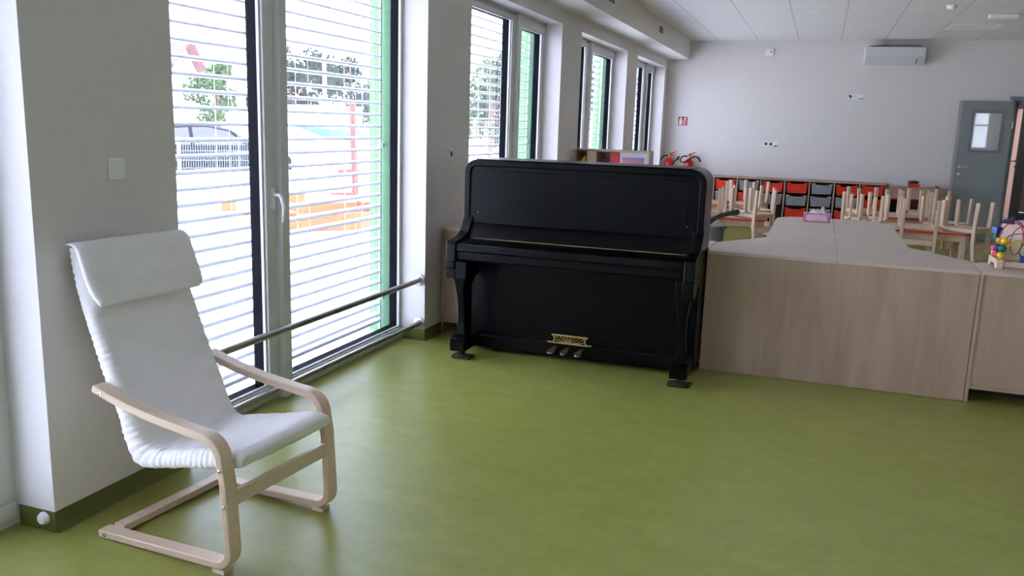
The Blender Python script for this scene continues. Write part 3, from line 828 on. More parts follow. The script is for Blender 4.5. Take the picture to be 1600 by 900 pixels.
# pedals and rosette
for i, x in enumerate((-.118, -.028, .066)):
    pts = [(-.012, .0), (.012, 0), (.014, -.06), (.022, -.09), (.024, -.115), (.018, -.135), (0, -.143), (-.018, -.135), (-.024, -.115), (-.022, -.09), (-.014, -.06)]
    b = MB().prism(pts, 'z', .052, .062)
    for v in b.bm.verts:
        v.co.z += -.012 * max(0, (-v.co.y - .09) / .05) - .1 * (0)
    b.build('pedal', M['pedal'], P, bevel=.003, loc=(x, .29, .036))
def rosette():
    b = MB()
    y0, y1 = .272, .279
    # frame: bottom bar, top bar, two posts with flared ends
    b.prism([(-.118, 0), (.118, 0), (.118, .006), (-.118, .006)], 'y', y0, y1)
    b.prism([(-.122, .052), (.122, .052), (.126, .057), (.122, .061), (-.122, .061), (-.126, .057)], 'y', y0, y1)
    for s in (-1, 1):
        b.prism(ribbon([(s * .118, .004), (s * .108, .016), (s * .104, .03), (s * .108, .045), (s * .118, .056)], .006), 'y', y0, y1)
        b.lathe([(0, 0), (.005, .002), (.003, .010), (.0065, .020), (.004, .032), (0, .036)] if s > 0 else [(0, 0), (.005, -.002), (.003, -.010), (.0065, -.020), (.004, -.032), (0, -.036)], (s * .118, .275, .006), 10, 'x')
    # fan of ribs growing out of the middle of the bottom bar
    for k in range(-5, 6):
        if k == 0:
            b.prism(ribbon([(0, .004), (0, .053)], .0030), 'y', y0, y1); continue
        s = 1 if k > 0 else -1; a = abs(k)
        ex = [0, .020, .042, .066, .092, .104][a]; ez = [.053, .053, .053, .052, .046, .024][a]
        mx = ex * [0, .45, .5, .56, .62, .6][a]; mz = [0, .028, .022, .017, .011, .007][a]
        path = []
        for i in range(8):
            t = i / 7
            path.append(((1 - t) ** 2 * s * .0062 * a + 2 * t * (1 - t) * s * mx + t * t * s * ex, (1 - t) ** 2 * .007 + 2 * t * (1 - t) * mz + t * t * ez))
        b.prism(ribbon(path, .0030), 'y', y0, y1)
    for k in (-4, -3, -2, 2, 3, 4):
        s = 1 if k > 0 else -1; a = abs(k)
        cx, cz, r = s * {2: .047, 3: .071, 4: .092}[a], {2: .050, 3: .048, 4: .038}[a], .008
        b.prism(ribbon(arc(cx, cz - .003, r, 20, 160, 8), .0028), 'y', y0, y1)
    return b
rosette().build('pedal_ornament', M['gold'], P, loc=(-.02, 0, .122))
for x, l in ((-2.133, 'dark green carpet scrap under the left front caster of the piano'), (-.685, 'dark green carpet scrap under the right front caster of the piano')):
    b = MB()
    n = 18
    poly = []
    for i in range(n):
        a = 2 * PI * i / n
        rr = .072 + random.uniform(-.008, .012)
        poly.append((rr * max(-.9, min(.9, 1.25 * math.cos(a))), .8 * rr * max(-.9, min(.9, 1.25 * math.sin(a)))))
    b.prism(poly, 'z', 0, .0155)
    o = b.build('carpet_pad', M['pad'], None, bevel=.003, loc=(x + .0, 5.083, 0))
    tag(o, l, 'carpet pad', 'carpet pads under the piano casters')

# ================================================================== MAPLE DESK AND CABINETS
D = thing('desk', 'long maple teacher desk with a wide rounded table lobe behind its panel front', 'desk', (.16, 5.50, 0))
TZ = .79
def top_half(s):
    p = [(0, 0), (.779, 0), (.779, .45), (.74, .50)] + [(.475, .93)] + arc(.475 - .27, 2.43, .27, 0, 90, 10) + [(0, 2.71)]
    p = [(s * x, y) for x, y in p]
    return MB().prism(p, 'z', TZ - .022, TZ)
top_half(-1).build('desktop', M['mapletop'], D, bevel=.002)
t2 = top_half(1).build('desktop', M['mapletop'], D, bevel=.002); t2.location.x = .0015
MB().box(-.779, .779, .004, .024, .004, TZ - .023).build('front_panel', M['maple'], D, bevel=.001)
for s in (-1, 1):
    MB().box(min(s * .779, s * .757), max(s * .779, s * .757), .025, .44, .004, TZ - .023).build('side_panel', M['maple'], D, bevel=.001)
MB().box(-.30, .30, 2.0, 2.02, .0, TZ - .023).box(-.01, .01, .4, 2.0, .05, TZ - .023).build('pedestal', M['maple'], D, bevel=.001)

def low_cabinet(label, x0, x1, y0, y1, bay=1):
    r = thing('low_cabinet', label, 'cabinet', ((x0 + x1) / 2, y0, 0), 0, 'maple low cabinets in line with the desk')
    h = (x1 - x0) / 2; dp = y1 - y0
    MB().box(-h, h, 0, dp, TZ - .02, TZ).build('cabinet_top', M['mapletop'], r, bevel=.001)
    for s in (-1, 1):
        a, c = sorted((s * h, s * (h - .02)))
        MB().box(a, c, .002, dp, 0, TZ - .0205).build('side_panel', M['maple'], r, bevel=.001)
    MB().box(-h + .0205, h - .0205, .008, .026, .105, TZ - .0205).build('back_panel', M['maple'], r, bevel=.001)
    MB().box(-h + .0205, h - .0205, .002, dp, .085, .104).build('bottom_board', M['maple'], r, bevel=.001)
    MB().box(-h + .0205, h - .0205, .24, .258, .0, .084).build('kick_board', M['darkback'], r, bevel=.001)
    return r
low_cabinet('maple low cabinet in the window corner, peeking out left of the piano', -2.535, -1.60, 5.632, 5.99)
low_cabinet('maple low cabinet between the piano back and the desk, only its top edge showing', -1.595, -.624, 5.632, 5.99)
low_cabinet('maple low cabinet right of the desk with the bead maze on top', .943, 2.55, 5.50, 5.92)

# tissue box
tb = thing('tissue_box', 'pink cardboard tissue box with white tissue on the desk lobe', 'tissue box', (.024, 7.86, TZ), .0)
MB().box(-.112, .112, -.055, .055, 0, .074).build('carton', M['tissuebox'], tb, bevel=.003)
MB().prism([(-.085, .012), (.085, .012), (.09, .05), (.075, .062), (-.075, .062), (-.088, .05)], 'y', -.0565, -.055).build('printed_panel', M['tissuepanel'], tb, smooth=False)
b = MB()
for k, (px, pz) in enumerate(((-.095, .03), (.093, .052), (.085, .045))):
    b.lathe([(0, 0), (.008, 0), (.008, -.001), (0, -.001)], (px, -.0565, pz), 8, 'y')
b.build('printed_flower', M['lilac'], tb, smooth=False)
b = MB(); n = 26; rg = []
for j in range(6):
    t = j / 5
    rg.append([b.bm.verts.new(((.068 - .03 * t) * math.cos(2 * PI * i / n) + .008 * math.sin(5 * i + j) + .012 * t * math.sin(i), (.02 - .006 * t) * math.sin(2 * PI * i / n) + .005 * math.cos(4 * i + j), .072 + .028 * t + .014 * t * math.sin(i * .9 + 1) + (.024 * t if 3 > i % n or i > n - 3 else 0))) for i in range(n)])
for a, c in zip(rg, rg[1:]):
    for i in range(n): b.bm.faces.new((a[i], a[(i + 1) % n], c[(i + 1) % n], c[i]))
b.bm.faces.new(rg[-1])
b.build('tissue', M['paper'], tb)

# bead maze toy on the right cabinet
T = thing('bead_maze', 'wooden bead maze toy with coloured wires and beads on the right cabinet', 'toy', (1.045, 5.665, TZ), .02)
wd = M['birch']
for x in (0, .40):
    b = MB()
    b.prism([(0, 0), (.05, 0), (.075, .022), (.165, .022), (.19, 0), (.24, 0), (.24, .055), (0, .055)], 'x', x, x + .035)
    b.build('end_block', wd, T, bevel=.003)
for y in (.02, .195):
    MB().box(.036, .399, y, y + .022, .012, .042).build('rail', wd, T, bevel=.003)
def wire(m, pts, name='wire'):
    q = []
    for i in range(len(pts) - 1):
        a = [Vector(pts[max(0, min(len(pts) - 1, i + k))]) for k in (-1, 0, 1, 2)]
        for s in range(8):
            t = s / 8
            q.append(.5 * ((2 * a[1]) + (a[2] - a[0]) * t + (2 * a[0] - 5 * a[1] + 4 * a[2] - a[3]) * t * t + (3 * a[1] - a[0] - 3 * a[2] + a[3]) * t ** 3))
    q.append(Vector(pts[-1]))
    MB().tube(q, .0032, 8).build(name, m, T)
zb = .055
wire(M['bb'], [(.016, .20, zb), (.016, .20, .20), (.045, .18, .265), (.10, .15, .282), (.145, .13, .24), (.155, .12, .16), (.13, .1, .10), (.16, .08, .055), (.24, .07, .03), (.36, .08, .18), (.417, .09, zb)])
wire(M['br'], [(.018, .12, zb), (.02, .12, .18), (.045, .11, .25), (.085, .10, .272), (.125, .11, .25), (.145, .12, .19), (.14, .13, .11), (.115, .14, .075), (.095, .15, .10), (.092, .16, .17), (.12, .17, .23), (.19, .16, .255), (.30, .14, .22), (.417, .13, zb)])
wire(M['bgn'], [(.018, .035, zb), (.03, .035, .14), (.05, .05, .19), (.10, .09, .205), (.17, .16, .20), (.25, .2, .18), (.38, .2, .12), (.417, .2, zb)])
wire(M['by'], [(.018, .075, zb), (.10, .06, .17), (.2, .05, .13), (.3, .07, .19), (.417, .04, zb)])
def bead(m, p, r, kind='ball'):
    if kind == 'ball': MB().ball(p, r, 16).build('bead', m, T)
    elif kind == 'cube': MB().box(p[0] - r, p[0] + r, p[1] - r, p[1] + r, p[2] - r, p[2] + r, rot=(0, 0, .5)).build('bead', m, T, bevel=.003)
    else: MB().lathe([(0, -r), (r * .9, -r), (r * .9, r), (0, r)], p, 14).build('bead', m, T, bevel=.002)
bead(M['by'], (.022, .035, .078), .0225); bead(M['bgn'], (.026, .035, .120), .0235); bead(M['by'], (.036, .04, .163), .0235)
bead(M['br'], (.018, .12, .078), .019, 'cube'); bead(M['bb'], (.018, .12, .116), .021); bead(M['by'], (.02, .12, .158), .019)
bead(M['by'], (.016, .20, .074), .016, 'cyl'); bead(M['br'], (.016, .20, .104), .016, 'cube'); bead(M['bgn'], (.017, .20, .175), .017, 'cyl'); bead(M['bb'], (.02, .20, .212), .021, 'cube')
bead(M['bb'], (.165, .08, .058), .022, 'cube'); bead(M['bgn'], (.195, .075, .046), .022); bead(M['br'], (.225, .07, .04), .02)
bead(M['bgn'], (.20, .05, .13), .022); bead(M['by'], (.33, .09, .15), .022); bead(M['br'], (.36, .14, .16), .022)

# grey bin with black handled tool behind the left cabinet
gb = thing('bin', 'grey plastic bin between the piano and the left table', 'bin', (-.945, 8.5, 0))
MB().lathe([(0, .01), (.10, 0), (.135, .60), (.150, .605), (.152, .632), (.138, .635), (.128, .605), (.095, .03), (0, .03)], (0, 0, 0), 28).build('tub', M['greybin'], gb)
MB().lathe([(.153, .612), (.158, .615), (.158, .628), (.153, .632)], (0, 0, 0), 28).build('rim', M['greybin'], gb)
ht = thing('handled_tool', 'black riveted handle sticking up out of the grey bin', 'tool', (-.945, 8.5, .031))
b = MB().tube([(-.02, 0, .005), (-.03, 0, .61)], .008, 8)
b.build('shaft', M['dark'], ht)
path = [(-.035, .60), (.0, .637), (.04, .668), (.085, .694), (.15, .716), (.235, .738)]
b = MB().prism(ribbon(path, .044), 'y', -.014, .014)
b.prism(arc(.238, .739, .028, -75, 105, 8) + arc(.19, .726, .024, 105, 285, 6), 'y', -.013, .013)
b.build('grip', M['dark'], ht, bevel=.006)
b = MB()
for x, z in ((.045, .670), (.105, .701), (-.015, .622)): b.lathe([(0, 0), (.006, 0), (.004, -.003), (0, -.004)], (x, -.014, z), 8, 'y')
b.build('rivet', M['chrome'], ht)

# ================================================================== TOY SHELF BESIDE THE WINDOW
bs = thing('toy_shelf', 'open wooden toy shelf against the pier between the windows', 'shelf', (-2.09, 8.98, 0))
hw2, hh, dp = .405, 1.30, .24
for xa in (-hw2, hw2 - .02): MB().box(xa, xa + .02, 0, dp, 0, hh).build('side_panel', M['maple'], bs, bevel=.001)
for z in (.06, .40, .74, 1.08, hh - .02): MB().box(-hw2 + .02, hw2 - .02, 0, dp, z, z + .02).build('shelf_board', M['maple'], bs, bevel=.001)
MB().box(-hw2 + .02, hw2 - .02, dp - .012, dp - .001, .08, hh - .02).build('back_board', M['maple'], bs)
MB().box(-.275, -.17, .03, dp - .013, 1.1005, hh - .021).build('divider_block', M['beech'], bs, bevel=.001)
o = MB().box(-.05, .05, -.08, .08, 0, .176).build('box_file', M['redlam'], None, bevel=.003, loc=(-2.055, 9.07, 1.1005)); tag(o, 'red upright box file standing on the toy shelf', 'box')
pf = thing('picture_frame', 'lilac mounted sunset picture leaning in the toy shelf', 'picture', (-1.855, 9.0, 1.1005))
MB().box(-.148, .148, -.004, .012, 0, .178).build('mount', M['lilac'], pf, bevel=.002)
MB().box(-.118, .116, -.007, -.004, .02, .130).build('print', M['sunset'], pf, smooth=False)
o = MB().prism([(-.06, 0), (.03, 0), (.02, .13), (.0, .12), (-.06, .035)], 'y', -.02, .02).build('toy_block', M['by'], None, bevel=.004, loc=(-2.402, 9.03, 1.1005)); tag(o, 'yellow wedge toy block in the left end of the toy shelf', 'toy')
bl = MB().lathe([(0, 0), (.026, 0), (.026, .02), (.014, .035), (.014, .05), (.028, .06), (.036, .08), (.034, .10), (.02, .113), (0, .116)], (0, 0, 0), 18).build('peg_toy', mat('maroon_paint', '#4a1026', .5), None, loc=(-2.17, 9.03, 1.1005)); tag(bl, 'dark maroon round headed peg toy on the toy shelf left of the red box file', 'toy')

# ================================================================== TRAY STORAGE ON THE FAR WALL
NCOL, PX = 8, .3715
SX0 = 1.0 - NCOL * PX
SY0 = 14.33
st = thing('tray_unit', 'long low maple tray unit along the far wall full of red and grey trays', 'storage unit', (SX0 + NCOL * PX / 2, SY0, 0))
hx = NCOL * PX / 2; dp = .41; SZ = .805
MB().box(-hx, hx, -.005, dp, SZ - .022, SZ).build('unit_top', M['maple'], st, bevel=.002)
for i in range(NCOL + 1):
    x = -hx + i * PX
    w = .018 if i % 2 else .022
    a, c = max(-hx, x - w / 2), min(hx, x + w / 2)
    MB().box(a, c, 0, dp, 0, SZ - .0225).build('upright', M['maple'], st, bevel=.001)
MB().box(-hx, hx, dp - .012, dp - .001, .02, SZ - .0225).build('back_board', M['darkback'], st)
MB().box(-hx + .012, hx - .012, .01, dp - .013, .06, .078).build('bottom_board', M['maple'], st, bevel=.001)
def tray(m):
    r = thing('tray', 'x', 'tray', (0, 0, 0), 0, 'plastic trays in the tray unit')
    w, h = .158, .165
    # front with the dipped lip and tapered sides
    fr = [(-w + .016, 0), (w - .016, 0), (w - .002, h - .02), (w, h - .02), (w, h), (.105, h), (.085, h - .026), (-.085, h - .026), (-.105, h), (-w, h), (-w, h - .02), (-w + .002, h - .02)]
    b = MB().prism(fr, 'y', -.006, .006)
    b.prism([(-w + .016, 0), (w - .016, 0), (w - .016, .006), (-w + .016, .006)], 'y', .006, .36)
    for s in (-1, 1):
        b.prism([(s * (w - .016), 0), (s * (w - .002), h - .02), (s * (w - .006), h - .02), (s * (w - .020), 0)], 'y', .006, .36)
    b.prism([(-w + .016, 0), (w - .016, 0), (w - .002, h - .02), (-w + .002, h - .02)], 'y', .354, .36)
    b.build('tub', m, r)
    b = MB().prism([(-w, h), (-.105, h), (-.085, h - .026), (.085, h - .026), (.105, h), (w, h), (w, h - .008), (.100, h - .008), (.080, h - .034), (-.080, h - .034), (-.100, h - .008), (-w, h - .008)], 'y', -.014, .004)
    b.build('lip', M['redlip'] if m is M['red'] else M['greylip'], r)
    MB().prism([(-.09, .012), (.09, .012), (.096, h - .05), (-.096, h - .05)], 'y', -.009, -.005).build('label_panel', m, r, bevel=.002)
    return r
protoR = tray(M['red']); protoG = tray(M['greytray'])
usedT = {}
CW = ['first', 'second', 'third', 'fourth', 'fifth', 'sixth', 'seventh', 'eighth']
layout = {1: 'RGR', 2: 'GRR', 3: 'RGR', 4: 'RGR', 5: 'GGG', 6: 'RGR', 7: 'RRR'}
rows = ['top', 'middle', 'bottom']
for c, ks in layout.items():
    for r_, k in enumerate(ks):
        if (c < 4 and r_ == 2) or (c == 7 and r_ == 2): continue
        z = .595 - r_ * .2
        if c == 7 and r_ == 0: z = .615
        loc = (SX0 + (c + .5) * PX, SY0 + .02, z)
        lab = ('%s plastic tray, %s row, %s column from the right end of the tray unit' % ('red' if k == 'R' else 'translucent grey', rows[r_], CW[7 - c]))
        p = protoR if k == 'R' else protoG
        if k not in usedT:
            usedT[k] = 1; p.location = loc; p['label'] = lab
        else: dup(p, loc, (0, 0, 0), lab)
# low shelf with red edges right of the trays
ls = thing('low_shelf', 'low open wooden shelf with red edges right of the tray unit', 'shelf', (1.385, 14.35, 0))
for s in (-1, 1):
    a, c = sorted((s * .362, s * .344))
    MB().prism([(0, 0), (.38, 0), (.38, .80), (.02, .80), (0, .78)], 'x', a, c).build('side_panel', M['redlam'], ls, bevel=.002)
MB().box(-.343, .343, .012, .03, .60, .775).build('front_board', M['maple'], ls, bevel=.001)
for z in (.06, .34, .58): MB().box(-.343, .343, .0, .36, z, z + .018).build('shelf_board', M['redlam'], ls, bevel=.001)
MB().box(-.343, .343, .03, .36, .75, .768).build('top_board', M['maple'], ls, bevel=.001)
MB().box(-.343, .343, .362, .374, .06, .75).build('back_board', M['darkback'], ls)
bk = thing('basket', 'small red basket of bits and bobs on the red edged shelf', 'basket', (1.40, 14.50, .7685))
b = MB().prism([(-.07, 0), (.07, 0), (.085, .06), (-.085, .06)], 'y', -.06, .06)
b.build('tub', M['red'], bk, bevel=.004)
b = MB()
for i in range(16):
    b.ball((random.uniform(-.07, .07), random.uniform(-.045, .045), .065 + random.uniform(-.005, .028)), random.uniform(.012, .02), 8)
o = b.build('bits', mat('mixed_dark_bits', '#3a2a3c', .5, var=.9, scale=25), bk)
o['kind'] = 'stuff'

# ================================================================== CHILDREN'S TABLES AND UPTURNED CHAIRS
TBL = .55
def child_table(label, x0, x1, y0, y1):
    cx, cy = (x0 + x1) / 2, (y0 + y1) / 2
    r = thing('child_table', label, 'table', (cx, cy, 0), 0, "children's tables")
    a, c = (x1 - x0) / 2, (y1 - y0) / 2
    MB().prism(rrect(-a, a, -c, c, .09, 6), 'z', TBL - .004, TBL).build('tabletop', M['beech'], r)
    MB().prism(rrect(-a - .001, a + .001, -c - .001, c + .001, .091, 6), 'z', TBL - .024, TBL - .0042).build('edge_band', M['red'], r)
    MB().box(-a + .10, a - .10, -c + .06, -c + .08, TBL - .10, TBL - .025).box(-a + .10, a - .10, c - .08, c - .06, TBL - .10, TBL - .025).box(-a + .06, -a + .08, -c + .10, c - .10, TBL - .10, TBL - .025).box(a - .08, a - .06, -c + .10, c - .10, TBL - .10, TBL - .025).build('apron', M['beech'], r, bevel=.002)
    for sx in (-1, 1):
        for sy in (-1, 1):
            MB().box(sx * (a - .075) - .028, sx * (a - .075) + .028, sy * (c - .075) - .028, sy * (c - .075) + .028, 0, TBL - .025).build('leg', M['beech'], r, bevel=.006)
    return r
child_table('near table of upturned chairs, just right of the desk lobe', .30, 1.60, 10.08, 10.80)
child_table('far table of upturned chairs in front of the red edged shelf', .35, 1.50, 11.55, 12.25)
child_table('near table of upturned chairs, just left of the desk lobe', -1.95, -.52, 10.15, 10.85)
child_table('far table of upturned chairs in front of the left grey and red trays', -1.95, -.62, 11.75, 12.45)

def child_chair():
    r = thing('child_chair', 'x', 'chair', (0, 0, 0), 0, 'upturned chairs on the tables')
    m = M['beech']
    # seat surface at z = 0, front towards +y
    MB().prism(rrect(-.150, .150, -.155, .165, .03, 4), 'z', -.014, 0).build('seat', m, r, bevel=.004)
    MB().tube([(-.135, .158, -.022), (.135, .158, -.022)], .020, 12).build('seat_nose', m, r)
    for s in (-1, 1):
        x0, x1 = sorted((s * .150, s * .182))
        # front leg and side rail in one bent piece
        path = [(-.155, -.032)] + [(.135 + .04 * math.sin(math.radians(a)), -.072 + .04 * math.cos(math.radians(a))) for a in (0, 20, 45, 70, 90)] + [(.178, -.33)]
        MB().prism(ribbon(path, .042), 'x', x0, x1).build('front_leg', m, r, bevel=.004)
        MB().prism([(-.202, -.33), (-.162, -.33), (-.150, -.05), (-.152, .10), (-.180, .285), (-.215, .285), (-.192, .10), (-.190, -.05)], 'x', x0, x1).build('back_leg', m, r, bevel=.004)
    MB().box(-.149, .149, -.186, -.166, -.055, -.014).build('back_rail', m, r, bevel=.003)
    MB().box(-.149, .149, -.196, -.180, .10, .16, rot=(.12, 0, 0)).box(-.149, .149, -.212, -.196, .21, .275, rot=(.15, 0, 0)).build('back_slat', m, r, bevel=.003)
    return r
cproto = child_chair()
first = [True]
def chair(x, y, deg, label):
    """deg: compass of the chair back seen from above, 0 = +X, 270 = towards the camera"""
    rz = math.radians(deg - 90)
    loc = (x, y, TBL + .001)
    if first[0]:
        first[0] = False
        cproto.location = loc; cproto.rotation_euler = (PI, 0, rz); cproto['label'] = label
        return cproto
    return dup(cproto, loc, (PI, 0, rz), label)
chair(1.075, 10.24, 270, 'upturned wooden chair with its back hanging over the front edge of the near right table')
chair(1.545, 10.25, 327, 'upturned wooden chair hanging over the front right corner of the near right table')
chair(1.40, 10.70, 40, 'upturned wooden chair at the back right corner of the near right table')
chair(.50, 10.25, 255, 'upturned wooden chair on the near right table, closest to the desk lobe')
chair(.55, 10.72, 120, 'upturned wooden chair at the back left corner of the near right table')
chair(1.16, 11.66, 270, 'upturned wooden chair on the front edge of the far right table')
chair(1.36, 12.08, 20, 'upturned wooden chair on the far right table, nearest the grey door')
chair(.62, 11.80, 200, 'upturned wooden chair on the left half of the far right table')
chair(-.69, 10.36, 325, 'upturned wooden chair on the front right corner of the near left table')
chair(-1.22, 10.31, 270, 'upturned wooden chair on the near left table, just right of the piano')
chair(-.72, 10.90, 30, 'upturned wooden chair at the back right corner of the near left table')
chair(-.86, 12.0, 330, 'upturned wooden chair on the right end of the far left table')
chair(-1.30, 11.92, 270, 'upturned wooden chair on the far left table, beside the piano edge')

# ================================================================== WHITE ARMCHAIR
A = thing('armchair', 'white cushioned armchair with bent birch plywood arms beside the window', 'armchair', (-1.775, 2.185, 0), math.radians(-5))
WD = .60
side_path = [(-.590, .574), (-.52, .553), (-.44, .533), (-.36, .518), (-.28, .506), (-.20, .497), (-.13, .489)] + arc(-.092, .402, .083, 88, 3, 9) + [(.003, .33), (.010, .21), (.016, .10)] + arc(-.042, .090, .058, -3, -92, 9) + [(-.20, .028), (-.42, .020), (-.605, .0146)]
def side_frame(y0):
    b = MB().prism(ribbon(side_path, .028), 'x', 0, .055)
    # prism axis x gives (t, u, z); turn it so u runs along x
    for v in b.bm.verts:
        t, u, z = v.co
        v.co = (u, y0 + t, z)
    return b
for y0 in (0, WD - .055):
    fr = side_frame(y0).build('arm_frame', M['birch'], A, bevel=.004)
    # layered edge of the plywood
    for yy in ((-.0006, .0006), (.0544, .0556)):
        b = MB()
        for off in (-.0075, -.0025, .0025, .0075):
            q = []
            for i, p in enumerate(side_path):
                a_, c_ = side_path[max(i - 1, 0)], side_path[min(i + 1, len(side_path) - 1)]
                t = Vector((c_[0] - a_[0], c_[1] - a_[1])).normalized()
                q.append((p[0] - t.y * off, p[1] + t.x * off))
            bb = ribbon(q, .0016 if abs(off) > .005 else .0012)
            st = len(b.bm.verts)
            b.prism(bb, 'x', yy[0], yy[1])
            b.bm.verts.ensure_lookup_table()
            for v in b.bm.verts[st:]:
                t, u, z = v.co
                v.co = (u, y0 + t, z)
        b.build('ply_edge', M['ply_edge'], fr, smooth=False)
    MB().box(-.060, -.006, y0 + .004, y0 + .051, 0, .017).build('foot_block', M['birch'], fr, bevel=.002)
    ys = y0 if y0 == 0 else WD
    for u, z in ((-.548, .5605), (-.006, .38), (.008, .255), (-.572, .0155)):
        sgn = -1 if y0 == 0 else 1
        b = MB().lathe([(0, 0), (.0085, 0), (.0075, sgn * .003), (.0035, sgn * .004), (.003, sgn * .0015), (0, sgn * .0015)], (u, ys, z), 12, 'y')
        b.build('screw', M['chrome'], fr)
MB().box(-.004, .018, .055, WD - .055, .245, .298).build('front_crossbar', M['birch'], A, bevel=.003)
MB().box(-.585, -.535, .055, WD - .055, .008, .036).build('rear_crossbar', M['birch'], A, bevel=.003)

Fp = [(-.700, 1.065), (-.672, .955), (-.636, .849), (-.588, .730), (-.536, .608), (-.482, .490), (-.440, .405), (-.405, .362), (-.345, .362), (-.245, .385), (-.120, .412), (-.010, .432), (.045, .434)]
Rp = [(-.752, 1.056), (-.728, .938), (-.698, .828), (-.655, .705), (-.606, .580), (-.556, .462), (-.526, .366), (-.474, .284), (-.360, .290), (-.255, .312), (-.130, .338), (-.015, .360), (.035, .366)]
def spline2(P, n):
    out = []
    for i in range(len(P) - 1):
        a = [Vector(P[max(0, min(len(P) - 1, i + k))]) for k in (-1, 0, 1, 2)]
        for s in range(n):
            t = s / n
            out.append(.5 * ((2 * a[1]) + (a[2] - a[0]) * t + (2 * a[0] - 5 * a[1] + 4 * a[2] - a[3]) * t * t + (3 * a[1] - a[0] - 3 * a[2] + a[3]) * t ** 3))
    out.append(Vector(P[-1]))
    return out
def pad(F, R, v0, v1, nv, puff_end=.5, wr=.004, seed=1, edge=.03):
    """closed soft pad between a front and a rear profile, pinched at its rim"""
    rnd = random.Random(seed)
    ph = [rnd.uniform(0, 6.28) for _ in range(6)]
    n = len(F)
    b = MB()
    grid = {}
    L = [0]
    for i in range(1, n): L.append(L[-1] + (F[i] - F[i - 1]).length)
    tot = L[-1]
    for side in (0, 1):
        for i in range(n):
            for j in range(nv + 1):
                t = j / nv
                # cluster columns towards the rims
                t = .5 - .5 * math.cos(PI * t)
                y = v0 + (v1 - v0) * t
                dv = min(y - v0, v1 - y)
                ds = min(L[i], tot - L[i])
                k = min(1, (max(dv, 0) / edge)) ; k = math.sqrt(max(0, 1 - (1 - k) ** 2))
                k2 = min(1, ds / .05); k2 = math.sqrt(max(0, 1 - (1 - k2) ** 2))
                k = .12 + .88 * k * (.25 + .75 * k2)
                mid = (F[i] + R[i]) / 2
                p = mid + ((F[i] if side == 0 else R[i]) - mid) * k
                s = L[i]
                near = math.exp(-dv / .05)
                w = wr * near * (.55 * math.sin(s * 231 + ph[0] + 14 * dv) + .5 * math.sin(s * 337 + ph[1] - 18 * dv) + .4 * math.sin(s * 83 + ph[2]))
                w += .0012 * math.sin(s * 21 + ph[3] + y * 9) + .0010 * math.sin(y * 37 + ph[4] + s * 7)
                # deep creases where back meets seat
                cz = math.exp(-((s - .80) / .16) ** 2)
                w += .0018 * cz * math.sin(y * 48 + s * 60 + ph[5])
                nrm = (F[i] - R[i]).normalized() * (1 if side == 0 else -1)
                p = p + nrm * w
                scal = .0012 * near * math.sin(s * 250 + ph[1])
                yy = y + (scal if y < (v0 + v1) / 2 else -scal)
                grid[side, i, j] = b.bm.verts.new((p[0], yy, p[1]))
    for side in (0, 1):
        for i in range(n - 1):
            for j in range(nv):
                b.bm.faces.new((grid[side, i, j], grid[side, i + 1, j], grid[side, i + 1, j + 1], grid[side, i, j + 1]))
    for i in range(n - 1):
        for j in (0, nv):
            b.bm.faces.new((grid[0, i, j], grid[0, i + 1, j], grid[1, i + 1, j], grid[1, i, j]))
    for j in range(nv):
        for i in (0, n - 1):
            b.bm.faces.new((grid[0, i, j], grid[0, i, j + 1], grid[1, i, j + 1], grid[1, i, j]))
    return b
F = spline2(Fp, 28); R = spline2(Rp, 28)
cush = pad(F, R, .058, .542, 44, wr=.0024, seed=3).build('cushion', M['cotton'], A)
cush.data.set_sharp_from_angle(angle=math.radians(80))
# head pillow hanging over the top edge
PF = spline2([(-.735, 1.074), (-.700, 1.082), (-.665, 1.060), (-.642, 1.01), (-.618, .955), (-.592, .905), (-.580, .875), (-.592, .858)], 6)
PR = spline2([(-.745, 1.070), (-.708, 1.066), (-.686, 1.040), (-.676, 1.0), (-.660, .950), (-.640, .895), (-.628, .868), (-.618, .856)], 6)
pil = pad(PF, PR, .044, .566, 26, wr=.0012, seed=9, edge=.035)
for v in pil.bm.verts:      # rounded lower corners
    if v.co.z < .93:
        k = ((.93 - v.co.z) / .075) ** 2
        dy = v.co.y - .305
        v.co.y -= math.copysign(min(.03, .026 * k) * (abs(dy) / .26) ** 3, dy)
pl_ = pil.build('head_pillow', M['cotton'], A)
pl_.data.set_sharp_from_angle(angle=math.radians(80))
# bent slats carrying the cushion, just behind it
for y in (.13, .43):
    q = [((a.x + b_.x) / 2 + (b_.x - a.x) * .62, (a.y + b_.y) / 2 + (b_.y - a.y) * .62) for a, b_ in list(zip(F, R))[10:-70]]
    b = MB().prism(ribbon(q, .012), 'x', 0, .05)
    for v in b.bm.verts:
        t, u, z = v.co
        v.co = (u, y + t, z)
    b.build('seat_rail', M['birch'], A)
# ================================================================== THE YARD OUTSIDE
G = -.10
struct(MB().box(-90, -2.99, -40, 110, G - .2, G).build('ground', M['sand'], smooth=False))
